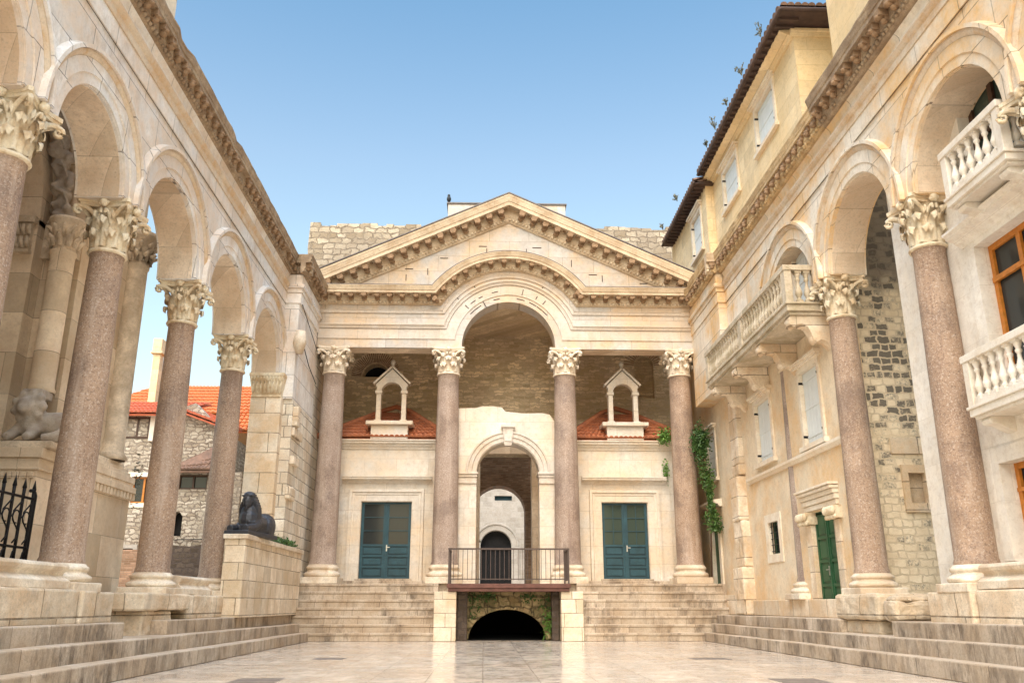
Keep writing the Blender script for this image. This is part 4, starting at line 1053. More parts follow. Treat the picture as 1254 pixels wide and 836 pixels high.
# right end pier
mb = MB(); mb.box(7.60, 8.6, 26.2, 29.97, 7.9, zt); mb.build('end_pier_wall', M['spandrel_warm'], ra)
for z, d, h in ((10.56, .03, .35), (10.92, .06, .14), (11.065, .12, .12), (11.19, .04, .35)):
    mb = MB(); mb.box(7.60 - d, 8.3, 26.18 - d, 29.88 - d*.1, z, z + h); mb.build('end_pier_moulding', M['spandrel_warm'], ra)
cornice('end_pier_cornice', [(26.05, zt), (29.42, zt)], FXR(7.56), M['cornice_r'], ra, H=.66, P=.30, step=.42, big=1.05, rough=.06)
cornice('end_pier_cornice', [(7.26, zt), (7.9, zt)], FY(26.25), M['cornice_f'], ra, H=.66, P=.30, step=.36)
for (y0, y1, z0, z1, x_) in ((26.6, 27.7, .8, 2.2, 7.84), (26.65, 27.6, 2.2, 3.6, 7.95), (26.7, 27.5, 3.6, 5.0, 7.90), (26.65, 27.55, 5.0, 5.35, 7.98), (26.7, 27.5, 5.35, 7.9, 8.02)):
    mb = MB(); mb.box(x_, 8.3, y0, y1, z0, z1); rugged(mb.build('end_pier_block', M['ashlar'], ra, bevel=.05), .09)

# plinths under the columns -------------------------------------------------
def plinth(side, th, ya, yb, xf, z0, z1, mat=None, bev=.04, xb=None):
    mb = MB(); x0, x1 = sorted((xf, xb if xb is not None else (xf - 1.4 if side < 0 else xf + 1.2)))
    mb.box(x0, x1, ya, yb, z0, z1); return rugged(mb.build('plinth_block', mat or M['plinth'], th, bevel=bev), .07 if z1 < 1.0 or bev > .05 or (side < 0 and ya > 16) else .03)
for (ya, yb, xf, z0, z1) in ((3.5, 11.9, -6.45, .78, 1.31), (11.92, 14.35, -6.40, .78, 1.32), (14.37, 14.9, -6.34, .78, 1.31), (14.92, 15.85, -6.46, .78, 1.30),
                             (16.9, 19.6, -6.34, .98, 1.31), (17.15, 18.7, -6.42, .50, .98), (19.62, 21.35, -6.42, .78, 1.30), (21.37, 27, -6.42, .78, 1.3)):
    plinth(-1, la, ya, yb, xf, z0, z1)
mb = MB(); mb.sweep([(3.5, 1.32), (14.1, 1.32)], [(-.3, 0), (.22, 0), (.22, .12), (.17, .15), (.10, .20), (.10, .24), (.16, .28), (.18, .33), (.16, .37), (.05, .39), (-.3, .40)], FXL(-6.68)); mb.build('plinth_moulding', M['base'], la, bevel=.01)
mb = MB(); mb.sweep([(19.4, 1.31), (21.5, 1.31)], [(-.3, 0), (.2, 0), (.2, .12), (.15, .15), (.10, .20), (.10, .24), (.14, .28), (.16, .33), (.14, .37), (.05, .39), (-.3, .40)], FXL(-6.68)); mb.build('plinth_moulding', M['base'], la, bevel=.01)
for (ya, yb, xf, z0, z1) in ((3.5, 13.9, 7.80, .78, 1.31), (13.92, 15.3, 7.72, .78, 1.30), (17.1, 19.2, 7.62, .80, 1.31), (17.3, 18.9, 7.72, .50, .80), (16.85, 17.12, 7.72, .78, 1.18)):
    plinth(1, ra, ya, yb, xf, z0, z1, bev=.07 if ya > 16 else .03)
mb = MB(); mb.box(7.66, 8.4, 16.45, 16.95, .80, 1.16); mb.box(7.72, 8.4, 16.5, 16.95, 1.1, 1.26); rugged(mb.build('worn_block', M['plinth'], ra, bevel=.11), .12)
mb = MB(); mb.sweep([(3.5, 1.32), (13.85, 1.32)], [(-.3, 0), (.22, 0), (.22, .12), (.17, .15), (.10, .20), (.10, .24), (.16, .28), (.18, .33), (.16, .37), (.05, .39), (-.3, .40)], FXR(8.05)); mb.build('plinth_moulding', M['base'], ra, bevel=.01)

# ================================================================== sphinx wall + sphinx
sw = thing('low_wall', (-6.3, 24, .8), 'low ashlar wall with slab top carrying the black sphinx', 'wall')
mb = MB(); mb.box(-6.52, -6.00, 22.25, 29.2, .79, 2.68); mb.build('wall', M['parapet'], sw, bevel=.01)
mb = MB(); mb.box(-6.55, -5.92, 22.18, 29.2, 2.68, 2.80); mb.build('coping', M['base'], sw, bevel=.02)
mb = MB()
T = Matrix.Translation((-6.20, 23.3, 2.80)) @ Matrix.Rotation(R(-9), 4, 'Z') @ Matrix.Scale(.84, 4)
def tb(c, r, rot=None):
    mb.ball(T @ Vector(c), r, rot)
mb.box(-.38, .38, -1.0, 1.35, 0, .13, T)
mb.box(-.30, .30, -.5, 1.25, .13, .34, T)
tb((0, .5, .42), (.29, .85, .25)); tb((0, 1.05, .44), (.33, .38, .33)); tb((-.25, .95, .36), (.14, .38, .26)); tb((.25, .95, .36), (.14, .38, .26))
tb((0, -.1, .50), (.27, .34, .34)); tb((0, -.16, .70), (.22, .20, .28))
for s_ in (-1, 1):
    mb.tube([T @ Vector(p) for p in ((s_*.24, 0, .4), (s_*.25, -.35, .25), (s_*.25, -.9, .20))], [.13, .11, .09], 8)
# striped head cloth: flares out to the shoulders
for i in range(9):
    t = i / 8
    z = 1.32 - t * .66; hw = .15 + .17 * math.sin(min(1, t*1.25) * PI/2); dp = .16 + .02*t
    y0 = -.36 + .10 * t
    mb.box(-hw, hw, y0 + .07, y0 + .07 + dp + .12, z - .085, z, T)
tb((0, -.22, 1.24), (.17, .19, .13))
tb((0, -.32, 1.08), (.135, .15, .19)); tb((0, -.40, .98), (.09, .08, .09))
tb((0, -.475, 1.06), (.026, .035, .05)); tb((0, -.46, .985), (.05, .03, .016)); tb((0, -.40, .88), (.04, .05, .09))
for s_ in (-1, 1):
    tb((s_*.06, -.45, 1.115), (.035, .018, .018)); tb((s_*.15, -.30, 1.09), (.03, .04, .06))
mb.box(-.17, .17, -.44, -.1, 1.22, 1.27, T)
sph = mb.build('sphinx_statue', M['sphinx'], remesh=.014)
tag(sph, 'black granite sphinx lying on the low wall, head in striped cloth', 'statue')

# ================================================================== TOWER (left)
tw = thing('bell_tower', (-10, 15, 1.28), 'base of the carved stone bell tower behind the left columns', 'tower')
XT = -8.3; FT = FXL(XT)
tc, tr, ts = 13.4, 3.1, 8.55
lo = [(4, 1.2), (tc - tr, 1.2), (tc - tr, ts)] + arc(tc, ts, tr, PI, 0, 36) + [(tc + tr, ts), (tc + tr, 1.2), (19.35, 1.2), (19.35, 26), (4, 26)]
mb = MB(); mb.prism([lo], FT, 0, -.75); mb.build('front_wall', M['tower'], tw)
tr2 = 2.72
lo = [(tc - tr - .3, 1.2), (tc - tr2, 1.2), (tc - tr2, ts)] + arc(tc, ts, tr2, PI, 0, 36) + [(tc + tr2, ts), (tc + tr2, 1.2), (tc + tr + .3, 1.2), (tc + tr + .3, 14), (tc - tr - .3, 14)]
mb = MB(); mb.prism([lo], FT, -.76, -2.0); mb.build('inner_arch', M['tower'], tw)
mb = MB(); mb.box(-14, -12.4, 4, 19.3, 1.2, 26); mb.box(-12.4, -9.06, 18.6, 19.33, 1.2, 26); mb.box(-12.4, -9.06, 4, 4.6, 1.2, 26); mb.build('body_wall', M['tower'], tw)
# impost frieze on the far jamb
mb = MB(); yj = tc + tr
mb.box(-10.35, -9.12, tc + tr2 - .10, yj + .2, 7.85, 8.42); mb.box(-10.4, -9.06, tc + tr2 - .16, yj + .2, 8.42, 8.56); mb.box(-10.37, -9.1, tc + tr2 - .13, yj + .2, 7.78, 7.85)
fz = mb.build('impost_frieze', M['tower_c'], tw, bevel=.01)
mb = MB()
for r_ in range(2):
    for i in range(11):
        xx = -10.3 + i*.115
        mb.tube([(xx, tc+tr2-.10, 7.88 + r_*.27), (xx, tc+tr2-.14, 8.0 + r_*.27), (xx, tc+tr2-.17, 8.1 + r_*.27)], [.05, .045, .03], 6)
mb.build('leaf_carving', M['tower_c'], fz, local=True)
mb = MB()
mb.box(-9.14, -8.32, yj - .12, yj + .25, 7.80, 8.55); mb.build('jamb_capital', M['tower_c'], tw, bevel=.02)
# colonette
cl = (-8.50, yj - .32)
mb = MB(); mb.lathe([(.24, 4.95), (.26, 5.0), (.225, 5.08), (.225, 7.75), (.25, 7.8), (.25, 7.84), (.22, 7.86)], (cl[0], cl[1], 0), seg=24); co = mb.build('colonette', M['tower'], tw)
mb = MB(); mb.lathe([(.22, 7.86), (.24, 8.1), (.33, 8.40), (.36, 8.46), (.36, 8.52), (0, 8.53)], (cl[0], cl[1], 0), seg=20)
for i in range(10):
    a = i * 2*PI/10
    for zz in (7.92, 8.14): mb.tube([(cl[0] + .22*math.cos(a+zz), cl[1] + .22*math.sin(a+zz), zz), (cl[0] + .27*math.cos(a+zz), cl[1] + .27*math.sin(a+zz), zz+.15), (cl[0] + .36*math.cos(a+zz), cl[1] + .36*math.sin(a+zz), zz + .2)], [.06, .06, .03], 6)
mb.build('colonette_capital', M['tower_c'], co, local=True)
# plinth under the lion
mb = MB(); mb.box(-10.4, -8.02, yj - .9, yj + .05, 1.25, 3.62); mb.box(-10.4, -7.96, yj - .95, yj + .05, 3.62, 3.80); mb.box(-10.4, -7.98, yj - .93, yj + .05, 3.40, 3.45)
for i in range(15): mb.box(-9.95 + i*.13, -9.88 + i*.13, yj - .95, yj - .9, 3.25, 3.36)
mb.build('jamb_plinth', M['tower'], tw, bevel=.012)
mb = MB(); mb.box(-9.0, -7.85, yj - .88, yj, 3.80, 3.93); mb.build('lion_slab', M['tower_c'], tw, bevel=.02)
# lion carrying the colonette
mb = MB(); lx, ly, lz = -8.18, yj - .45, 3.93
mb.ball((lx + .12, ly + .05, lz + .36), (.50, .24, .27)); mb.ball((lx + .45, ly + .05, lz + .26), (.24, .26, .26)); mb.ball((lx - .28, ly - .05, lz + .42), (.26, .26, .34))
mb.ball((lx - .30, ly - .18, lz + .68), (.27, .22, .28)); mb.ball((lx - .30, ly - .36, lz + .66), (.15, .14, .16)); mb.ball((lx - .30, ly - .47, lz + .60), (.09, .07, .08))
for q in range(9):
    a = q * 2*PI/9; mb.ball((lx - .30 + .25*math.cos(a), ly - .22, lz + .68 + .25*math.sin(a)), (.09, .11, .09), seg=8, rings=5)
for s_ in (-1, 1): mb.tube([(lx - .3 + s_*.16, ly - .1, lz + .3), (lx - .34 + s_*.17, ly - .3, lz + .12), (lx - .36 + s_*.18, ly - .42, lz + .07)], [.12, .10, .08], 8)
mb.tube([(lx + .45, ly - .12, lz + .22), (lx + .25, ly - .26, lz + .1), (lx + .05, ly - .3, lz + .07)], [.13, .1, .08], 8)
mb.box(lx - .48, lx - .10, ly - .25, ly + .2, lz + .86, lz + 1.02)
lion = mb.build('lion_statue', M['relief'], remesh=.03); tag(lion, 'crouching stone lion carrying the thin tower column on its back', 'statue')
# relief figures up the edge of the arch
mb = MB()
for i in range(22):
    t = i / 21; a = .0 + t * .95
    y = tc + (tr - .12) * math.cos(a); z = ts + .08 + (tr - .12) * math.sin(a)
    mb.ball((-8.78 + .10*math.sin(i*2.1), y - .04*math.cos(i*1.7), z), (.16 + .06*math.sin(i*1.3), .14, .16 + .04*math.cos(i*2.2)))
    if i % 4 == 1:
        mb.ball((-8.62, y - .12, z + .1), (.09, .09, .11))
        mb.tube([(-8.9, y - .1, z), (-8.65, y - .2, z - .15), (-8.6, y - .12, z - .35)], [.06, .05, .04], 6)
    if i % 3 == 0: mb.tube([(-8.6, y - .08, z + .12), (-8.95, y - .12, z - .12)], [.05, .07], 6)
mb.build('relief_figures', M['relief'], tw, remesh=.028)
# archivolt of the tower
mb = MB(); mb.sweep(arc(tc, ts, tr + .0, PI, 0, 40), [(-.01, .02), (.08, .02), (.08, .2), (.14, .22), (.14, .42), (.2, .46), (.2, .54), (-.01, .56)], FT); mb.build('archivolt', M['tower'], tw)
# corner colonette with stepped base on the far corner
cx_, cy_ = -8.18, 18.9
mb = MB(); mb.lathe([(.30, 4.1), (.33, 4.16), (.27, 4.26), (.25, 4.3), (.24, 8.55), (.27, 8.6), (.27, 8.66)], (cx_, cy_, 0), seg=24)
c2 = mb.build('corner_colonette', M['tower_c'], tw)
mb = MB(); mb.lathe([(.24, 8.66), (.26, 8.9), (.38, 9.25), (.44, 9.3), (.44, 9.42), (0, 9.43)], (cx_, cy_, 0), seg=20)
for i in range(10):
    a = i * 2*PI/10
    for zz in (8.72, 8.95): mb.tube([(cx_ + .25*math.cos(a+zz), cy_ + .25*math.sin(a+zz), zz), (cx_ + .30*math.cos(a+zz), cy_ + .3*math.sin(a+zz), zz+.16), (cx_ + .42*math.cos(a+zz), cy_ + .42*math.sin(a+zz), zz + .2)], [.07, .07, .035], 6)
mb.build('colonette_capital', M['tower_c'], c2, local=True)
for (o_, z0, z1) in ((.40, 1.25, 3.45), (.50, 3.45, 3.58), (.44, 3.58, 3.66), (.46, 3.66, 3.80), (.36, 3.80, 3.9), (.28, 3.9, 4.0), (.22, 4.0, 4.1)):
    mb = MB(); mb.box(-12.3, XT + o_, yj + .06, 19.3 + o_*.5, z0, z1)
    if z0 == 3.45:
        for i in range(18): mb.box(XT + .38, XT + .48, yj + .1 + i*.17, yj + .2 + i*.17, 3.30, 3.45)
    mb.build('base_course', M['tower'], tw, bevel=.012)

# iron fence between the left columns
fe = thing('iron_fence', (-7.3, 12.6, 1.3), 'black wrought iron spiked fence between the leftmost columns', 'fence')
mb = MB()
for (y, tilt) in [(10.9 + i*.30, 0) for i in range(12)]:
    mb.tube([(-7.3, y, 1.3), (-7.3, y, 2.75), (-7.3, y, 2.86)], [.026, .024, .026], 6); mb.tube([(-7.3, y, 2.86), (-7.3, y, 3.02)], [.035, .003], 6)
mb.build('spiked_bars', M['iron'], fe)
mb = MB(); mb.tube([(-7.3, 10.8, 2.72), (-7.3, 14.28, 2.72)], .022, 6); mb.tube([(-7.3, 10.8, 1.95), (-7.3, 14.28, 1.95)], .022, 6); mb.tube([(-7.3, 14.26, 1.3), (-7.3, 14.26, 2.78), (-7.3, 14.2, 2.86), (-7.3, 14.1, 2.84)], .032, 6); mb.build('rails', M['iron'], fe)
mb = MB()
for i in range(11):
    y = 11.05 + i*.30
    mb.tube([(-7.28, y + .12*math.sin(t*.9), 2.0 + t*.08) for t in range(9)], .013, 5)
    mb.tube([(-7.28, y + .10*math.cos(a), 2.4 + .10*math.sin(a)) for a in [q*PI/5 for q in range(9)]], .012, 5)
    mb.tube([(-7.24, y - .12 + t*.035, 1.4 + .5*abs(math.sin(t*.4))) for t in range(8)], .012, 5)
mb.ball((-7.28, 12.9, 2.42), .07); mb.build('scrollwork', M['iron'], fe)

# ================================================================== houses on the left
def glazed(parent, name, fr, u0, u1, v0, v1, mat, cols=2, rows=1, recess=-.12, g=None, fw=.07, label=None, surround=None, sill=False):
    """window: timber frame with panes as sub-part"""
    mb = MB(); 
    def bx(m, a, b, c, d, o0, o1):
        vs = [fr(u, v, o) for o in (o0, o1) for v in (c, d) for u in (a, b)]
        m.add(vs, [(0, 1, 3, 2), (4, 6, 7, 5), (0, 4, 5, 1), (2, 3, 7, 6), (0, 2, 6, 4), (1, 5, 7, 3)])
    bx(mb, u0, u1, v0, v0 + fw, recess-.05, recess); bx(mb, u0, u1, v1 - fw, v1, recess-.05, recess)
    bx(mb, u0, u0 + fw, v0 + fw, v1 - fw, recess-.05, recess); bx(mb, u1 - fw, u1, v0 + fw, v1 - fw, recess-.05, recess)
    for i in range(1, cols): c = u0 + (u1-u0)*i/cols; bx(mb, c - fw*.5, c + fw*.5, v0 + fw, v1 - fw, recess-.045, recess+.006)
    for i in range(1, rows): c = v0 + (v1-v0)*i/rows; bx(mb, u0 + fw, u1 - fw, c - fw*.4, c + fw*.4, recess-.04, recess+.003)
    o = mb.build(name, mat, parent, fix=False)
    if label: o['label'] = label
    p = MB(); bx(p, u0 + .01, u1 - .01, v0 + .01, v1 - .01, recess-.075, recess-.055); p.build('pane', g or M['glass'], o, local=True, fix=False)
    if surround:
        s_ = MB(); w = surround[1]
        s_.prism([rectl(u0 - w, u1 + w, v0 - w, v1 + w), rectl(u0 + .006, u1 - .006, v0 + .006, v1 - .006)], fr, .03, -.11); s_.build('surround', surround[0], o, local=True)
    if sill:
        s_ = MB(); bx(s_, u0 - .12, u1 + .12, v0 - .1, v0, -.02, .1); s_.build('sill', M['white'], o, local=True, fix=False)
    return o

YH = 33.0
h1 = thing('stone_house', (-13.4, YH, 1.3), 'grey rubble house with low red tiled roof seen between the left columns', 'house')
Fh = FY(YH)
wins = [rectl(-16.2, -12.9, 7.2, 8.1), rectl(-13.38, -12.5, 4.75, 5.75), rectl(-13.75, -13.0, 2.4, 3.1)]
mb = MB(); mb.prism([[(-18, 1.2), (-10.4, 1.2), (-10.4, 7.75), (-11.3, 8.62), (-12.7, 8.1), (-18, 8.1)]] + [wins[0][:0] or wins[1], wins[2]], Fh, 0, -.5); 
mb.build('wall', M['house'], h1)
mb = MB(); mb.prism([rectl(-10.9, -10.38, 1.2, 7.7)], FY(YH+.5), 0, -6); mb.build('side_wall', M['house'], h1)
glazed(h1, 'window', FY(YH - .06), -16.2, -12.95, 7.22, 8.04, M['dark_wood'], cols=7, recess=-.03, label='long dark strip window under the roof')
glazed(h1, 'window', Fh, -13.38, -12.5, 4.75, 5.75, M['wood'], cols=2, surround=(M['white'], .16), label='small orange framed window')
glazed(h1, 'window', Fh, -13.75, -13.0, 2.4, 3.1, M['dark_wood'], cols=1, surround=(M['farwall'], .14))
mb = MB(); mb.box(-12.93, -12.72, YH-.1, YH, 7.1, 8.1); mb.build('post', M['white'], h1)
tile_roof('roof', h1, (-17.5, YH - .45, 8.10), (-12.2, YH - .45, 8.10), (-17.5, YH + 1.6, 8.95), (-11.2, YH + 1.6, 8.95), 34, M['tile_r'], rows=6)
tile_roof('gable_roof', h1, (-10.25, YH - .3, 7.72), (-12.4, YH - .3, 8.50), (-9.9, YH + 1.8, 7.9), (-12.2, YH + 1.8, 8.95), 12, M['tile_r'], rows=5)
mb = MB(); mb.box(-18, -9.0, YH - .9, YH - .3, 1.2, 3.0); tag(mb.build('brick_wall', M['brick'], bevel=.02), 'low old red brick wall at the foot of the rubble house', 'wall')
mb = MB(); mb.prism([[(-11.7, 1.2), (-9.2, 1.2), (-9.2, 2.9), (-9.8, 3.25), (-10.6, 3.1), (-11.7, 3.2)]], FY(YH - 1.0), 0, -.5); tag(mb.build('dark_wall', M['darkrub']), 'soot black ruined rubble wall behind the dark granite column', 'wall')
h2 = thing('annex_house', (-10.8, YH - .6, 1.3), 'small rubble annex with sloping old brown tiles and a wide dark window', 'house')
Fa = FY(YH - .6)
mb = MB(); mb.prism([[(-11.75, 1.2), (-9.1, 1.2), (-9.1, 5.85), (-11.75, 5.85)], rectl(-11.45, -10.35, 5.2, 5.75), [(-11.5, 3.5), (-11.12, 3.5), (-11.12, 4.2), (-11.2, 4.33), (-11.31, 4.38), (-11.42, 4.33), (-11.5, 4.2)]], Fa, 0, -.45); mb.build('wall', M['house'], h2)
glazed(h2, 'window', Fa, -11.45, -10.35, 5.2, 5.75, M['dark_wood'], cols=2, surround=None)
mb = MB(); mb.prism([rectl(-11.52, -11.1, 3.45, 4.4)], FY(YH-.3), 0, -.02); mb.build('arched_window', M['void'], h2)
mb = MB(); mb.tube([(-12.0, YH - .68, 3.35), (-9.2, YH - .68, 3.4)], .018, 5); mb.build('cable', M['iron'], h2)
tile_roof('roof', h2, (-11.9, YH - 1.0, 5.84), (-9.9, YH - 1.0, 5.84), (-11.6, YH - .05, 6.15), (-9.5, YH - .05, 7.35), 14, M['tile_b'], rows=6)
h3 = thing('orange_roof_house', (-12.5, 38, 1.3), 'house behind with bright new orange tiled roof', 'house')
mb = MB(); mb.prism([rectl(-19.2, -9.0, 1.2, 9.4)], FY(38.2), 0, -4); mb.build('wall', M['palace'], h3)
tile_roof('roof', h3, (-18.1, 37.8, 9.2), (-8.5, 37.8, 9.2), (-16.0, 41, 11.25), (-8.5, 41, 11.25), 44, M['tile_o'], rows=9)
tile_roof('low_roof', h3, (-11.9, 36.5, 8.2), (-8.6, 36.5, 8.2), (-11.9, 37.9, 9.25), (-8.6, 37.9, 9.25), 16, M['tile_o'], rows=5)
mb = MB(); mb.box(-14.7, -14.38, 36.8, 37.2, 8.2, 11.7); ch = mb.build('chimney', M['palace'], h3, bevel=.02)
mb = MB(); mb.box(-14.8, -14.28, 36.68, 37.32, 11.7, 11.8); mb.box(-14.74, -14.34, 36.72, 37.28, 11.8, 12.4); mb.build('chimney_cap', M['palace'], ch, local=True, bevel=.03)

# ================================================================== right palace behind the arcade
pal = thing('palace', (8.4, 24, .8), 'ochre plastered palace with long balcony, shuttered windows and green door', 'building')
XW = 8.2; Fp = FXR(XW)
WIN = [(20.13, 21.35, 4.93, 6.83), (23.83, 25.15, 5.08, 6.85), (29.92, 31.1, 5.38, 7.0)]
holes = [rectl(*w) for w in WIN] + [rectl(20.05, 21.5, .95, 3.28), rectl(24.0, 24.9, 2.45, 3.35), rectl(30.2, 31.15, 1.42, 3.72), rectl(19.95, 20.95, 8.3, 10.0)]
mb = MB(); mb.prism([rectl(18.6, 33.5, .8, 12.0)] + holes, Fp, 0, -.42); mb.build('wall', M['plaster'], pal)
def shutters(parent, fr, u0, u1, v0, v1, lb=None, sill=True, fw=.14):
    def bx(m, a, b, c, d, o0, o1):
        vs = [fr(u, v, o) for o in (o0, o1) for v in (c, d) for u in (a, b)]
        m.add(vs, [(0, 1, 3, 2), (4, 6, 7, 5), (0, 4, 5, 1), (2, 3, 7, 6), (0, 2, 6, 4), (1, 5, 7, 3)])
    m = MB(); c = (u0+u1)/2
    for a, b in ((u0 + .02, c - .006), (c + .006, u1 - .02)):
        bx(m, a, b, v0 + .02, v1 - .02, -.10, -.06)
        for q in (.12, .5, .88): bx(m, a, b, v0 + (v1-v0)*q - .03, v0 + (v1-v0)*q + .03, -.06, -.045)
        k = 3
        for q in range(1, k): bx(m, a + (b-a)*q/k - .004, a + (b-a)*q/k + .004, v0 + .02, v1 - .02, -.06, -.055)
    o = m.build('shuttered_window', M['shutter'], parent, fix=False)
    if lb: o['label'] = lb
    m = MB(); m.prism([rectl(u0 - fw, u1 + fw, v0, v1 + fw), rectl(u0, u1, v0 - .002, v1)], fr, .045, -.1) if False else None
    s_ = MB()
    for (a, b, c_, d) in ((u0 - fw, u0 + .005, v0, v1 - .005), (u1 - .005, u1 + fw, v0, v1 - .005), (u0 - fw, u1 + fw, v1 - .005, v1 + fw)): bx(s_, a, b, c_, d, -.12, .05)
    s_.build('surround', M['trim'], o, local=True, fix=False)
    s_ = MB(); bx(s_, u0 - fw - .08, u1 + fw + .08, v1 + fw, v1 + fw + .07, -.02, .12); bx(s_, u0 - fw - .14, u1 + fw + .14, v1 + fw + .07, v1 + fw + .14, -.02, .18); s_.build('hood', M['trim'], o, local=True, fix=False)
    h_ = MB()
    for u in (u0 + .0, u1 - .0):
        for v in (v0 + .25, v1 - .25): bx(h_, u - .02, u + .02, v - .03, v + .03, -.06, .055)
    h_.build('hinges', M['iron'], o, local=True, fix=False)
    if sill:
        s_ = MB(); bx(s_, u0 - fw - .1, u1 + fw + .1, v0 - .12, v0, -.1, .12); s_.build('sill', M['trim'], o, local=True, fix=False)
    return o
shutters(pal, Fp, *WIN[0], lb='blue shuttered window nearest the green door'); shutters(pal, Fp, *WIN[1], lb='blue shuttered window under the far balcony end'); shutters(pal, Fp, *WIN[2], lb='farthest blue shuttered window by the ivy')
shutters(pal, Fp, 19.95, 20.95, 8.3, 10.0, lb='balcony door with closed shutters', sill=False)
mb = MB(); mb.sweep([(18.9, 4.62), (26.3, 4.62)], [(-.01, 0), (.06, 0), (.09, .05), (.12, .09), (.12, .16), (-.01, .18)], Fp); mb.build('string_course', M['trim'], pal)
mb = MB(); mb.prism([rectl(18.8, 26.4, .8, 1.22)], Fp, .16, 0); mb.prism([rectl(27.7, 30.1, .8, 1.4)], Fp, .2, 0); mb.build('plinth', M['ashlar'], pal, bevel=.02)
# green door
door_leaf_set(pal, 'door', Fp, 20.05, 21.5, .95, 3.28, 2, M['green_door'], M['green_door'], 0, 4, None, recess=-.06, label='tall dark green panelled door')
for (a, b, c, d, o) in ((19.75, 20.06, .8, 3.0, .05), (21.49, 21.85, .8, 3.0, .05)):
    mb = MB(); mb.prism([rectl(a, b, c, d)], Fp, o, -.25); mb.build('door_jamb', M['ashlar'], pal, bevel=.03)

for cs in ((19.63, 19.75, 19.87, 19.99, 20.11), (21.42, 21.56, 21.68, 21.82, 21.94)):
    mb = MB(); mb.prism([rectl(cs[0] - .03, cs[-1] + .03, 3.003, 3.29)], Fp, .2, -.25)
    for c in cs: mb.ball(Fp(c, 3.18, .22), (.06, .075, .10)); mb.ball(Fp(c, 3.03, .18), (.05, .07, .06))
    mb.build('jamb_capital', M['capital'], pal)
mb = MB()
for i, (o, z0, z1) in enumerate(((.07, 3.32, 3.44), (.11, 3.45, 3.57), (.15, 3.58, 3.68), (.22, 3.69, 3.76), (.26, 3.77, 3.83))): mb.prism([rectl(19.75 - .02*i, 21.85 + .02*i, z0, z1)], Fp, o, -.01)
mb.build('door_lintel', M['trim'], pal, bevel=.012)
# hinges straps on the green door
# small barred window
o = glazed(pal, 'small_window', Fp, 24.0, 24.9, 2.45, 3.35, M['green_door'], cols=2, rows=1, recess=-.15, surround=(M['trim'], .22))
mb = MB()
for i in range(5): mb.tube([Fp(24.1 + i*.17, 2.45, -.05), Fp(24.1 + i*.17, 3.35, -.05)], .012, 5)
for i in range(5): mb.tube([Fp(24.0, 2.55 + i*.17, -.05), Fp(24.9, 2.55 + i*.17, -.05)], .012, 5)
mb.build('window_grille', M['iron'], o, local=True)
# far door with hood
mb = MB(); mb.prism([rectl(30.2, 31.15, 1.42, 3.72)], Fp, -.08, -.13); fd = mb.build('far_door', M['green_door'], pal)
mb = MB()
for (a, b, c, d) in ((29.95, 30.21, 1.3, 3.95), (31.14, 31.4, 1.3, 3.95), (30.21, 31.14, 3.71, 3.95)): mb.prism([rectl(a, b, c, d)], Fp, .06, -.2)
mb.build('surround', M['trim'], fd, local=True)
mb = MB(); mb.sweep([(29.6, 4.35), (32.3, 4.35)], [(-.01, 0), (.1, 0), (.16, .08), (.26, .12), (.32, .16), (.32, .22), (-.01, .26)], Fp); mb.build('door_hood', M['base'], pal)

# long balcony
XB = 7.14
zb0, zb1, zr = 7.68, 7.92, 8.92
bal = MB(); bal.box(XB, XW, 18.95, 26.55, zb0 + .08, zb1); bal.box(XB + .06, XW, 19.02, 26.48, zb0, zb0 + .08); bal.box(XB - .04, XW, 18.90, 26.6, zb1, zb1 + .05)
balc = bal.build('balcony', M['balustrade_old'], pal, bevel=.015); balc['label'] = 'long stone balcony with balusters and carved brackets'
mb = MB()
mb.box(XB - .02, XB + .2, 18.92, 26.58, zr - .14, zr); mb.box(XB + .2, XW, 18.92, 19.12, zr - .14, zr); mb.box(XB + .2, XW, 26.38, 26.58, zr - .14, zr)
mb.box(XB, XB + .18, 18.94, 19.2, zb1 + .05, zr - .14); mb.box(XB, XB + .18, 26.3, 26.56, zb1 + .05, zr - .14); mb.box(XB, XB + .18, 22.6, 22.9, zb1 + .05, zr - .14)
mb.box(XB + .02, XB + .16, 19.2, 26.3, zb1 + .05, zb1 + .12); mb.build('railing', M['balustrade_old'], balc, local=True, bevel=.012)
def baluster_mesh(h, w, mat):
    m = MB(); m.box(-w*.9, w*.9, -w*.9, w*.9, 0, h*.07); m.box(-w*.9, w*.9, -w*.9, w*.9, h*.93, h)
    m.lathe([(w*.8, h*.07), (w*.9, h*.1), (w*.5, h*.14), (w*.55, h*.18), (w*1.0, h*.28), (w*1.0, h*.34), (w*.7, h*.44), (w*.42, h*.56), (w*.40, h*.66), (w*.65, h*.71), (w*.68, h*.75), (w*.45, h*.78), (w*.7, h*.86), (w*.8, h*.9), (w*.8, h*.93)], seg=14)
    me = m.mesh('baluster'); me.materials.append(mat); return me
bm1 = baluster_mesh(zr - .14 - zb1 - .05, .085, M['balustrade_old'])
def put(name, me, parent, wl, rz=0):
    o = bpy.data.objects.new(name, me); C.objects.link(o); o.parent = parent; o.location = Vector(wl) - worldloc(parent); o.rotation_euler = (0, 0, rz); return o
for i in range(14): put('baluster', bm1, balc, (XB + .09, 19.42 + i*.235, zb1 + .05))
for i in range(14): put('baluster', bm1, balc, (XB + .09, 23.1 + i*.235, zb1 + .05))
for i in range(4): put('baluster', bm1, balc, (XB + .35 + i*.21, 19.03, zb1 + .05))
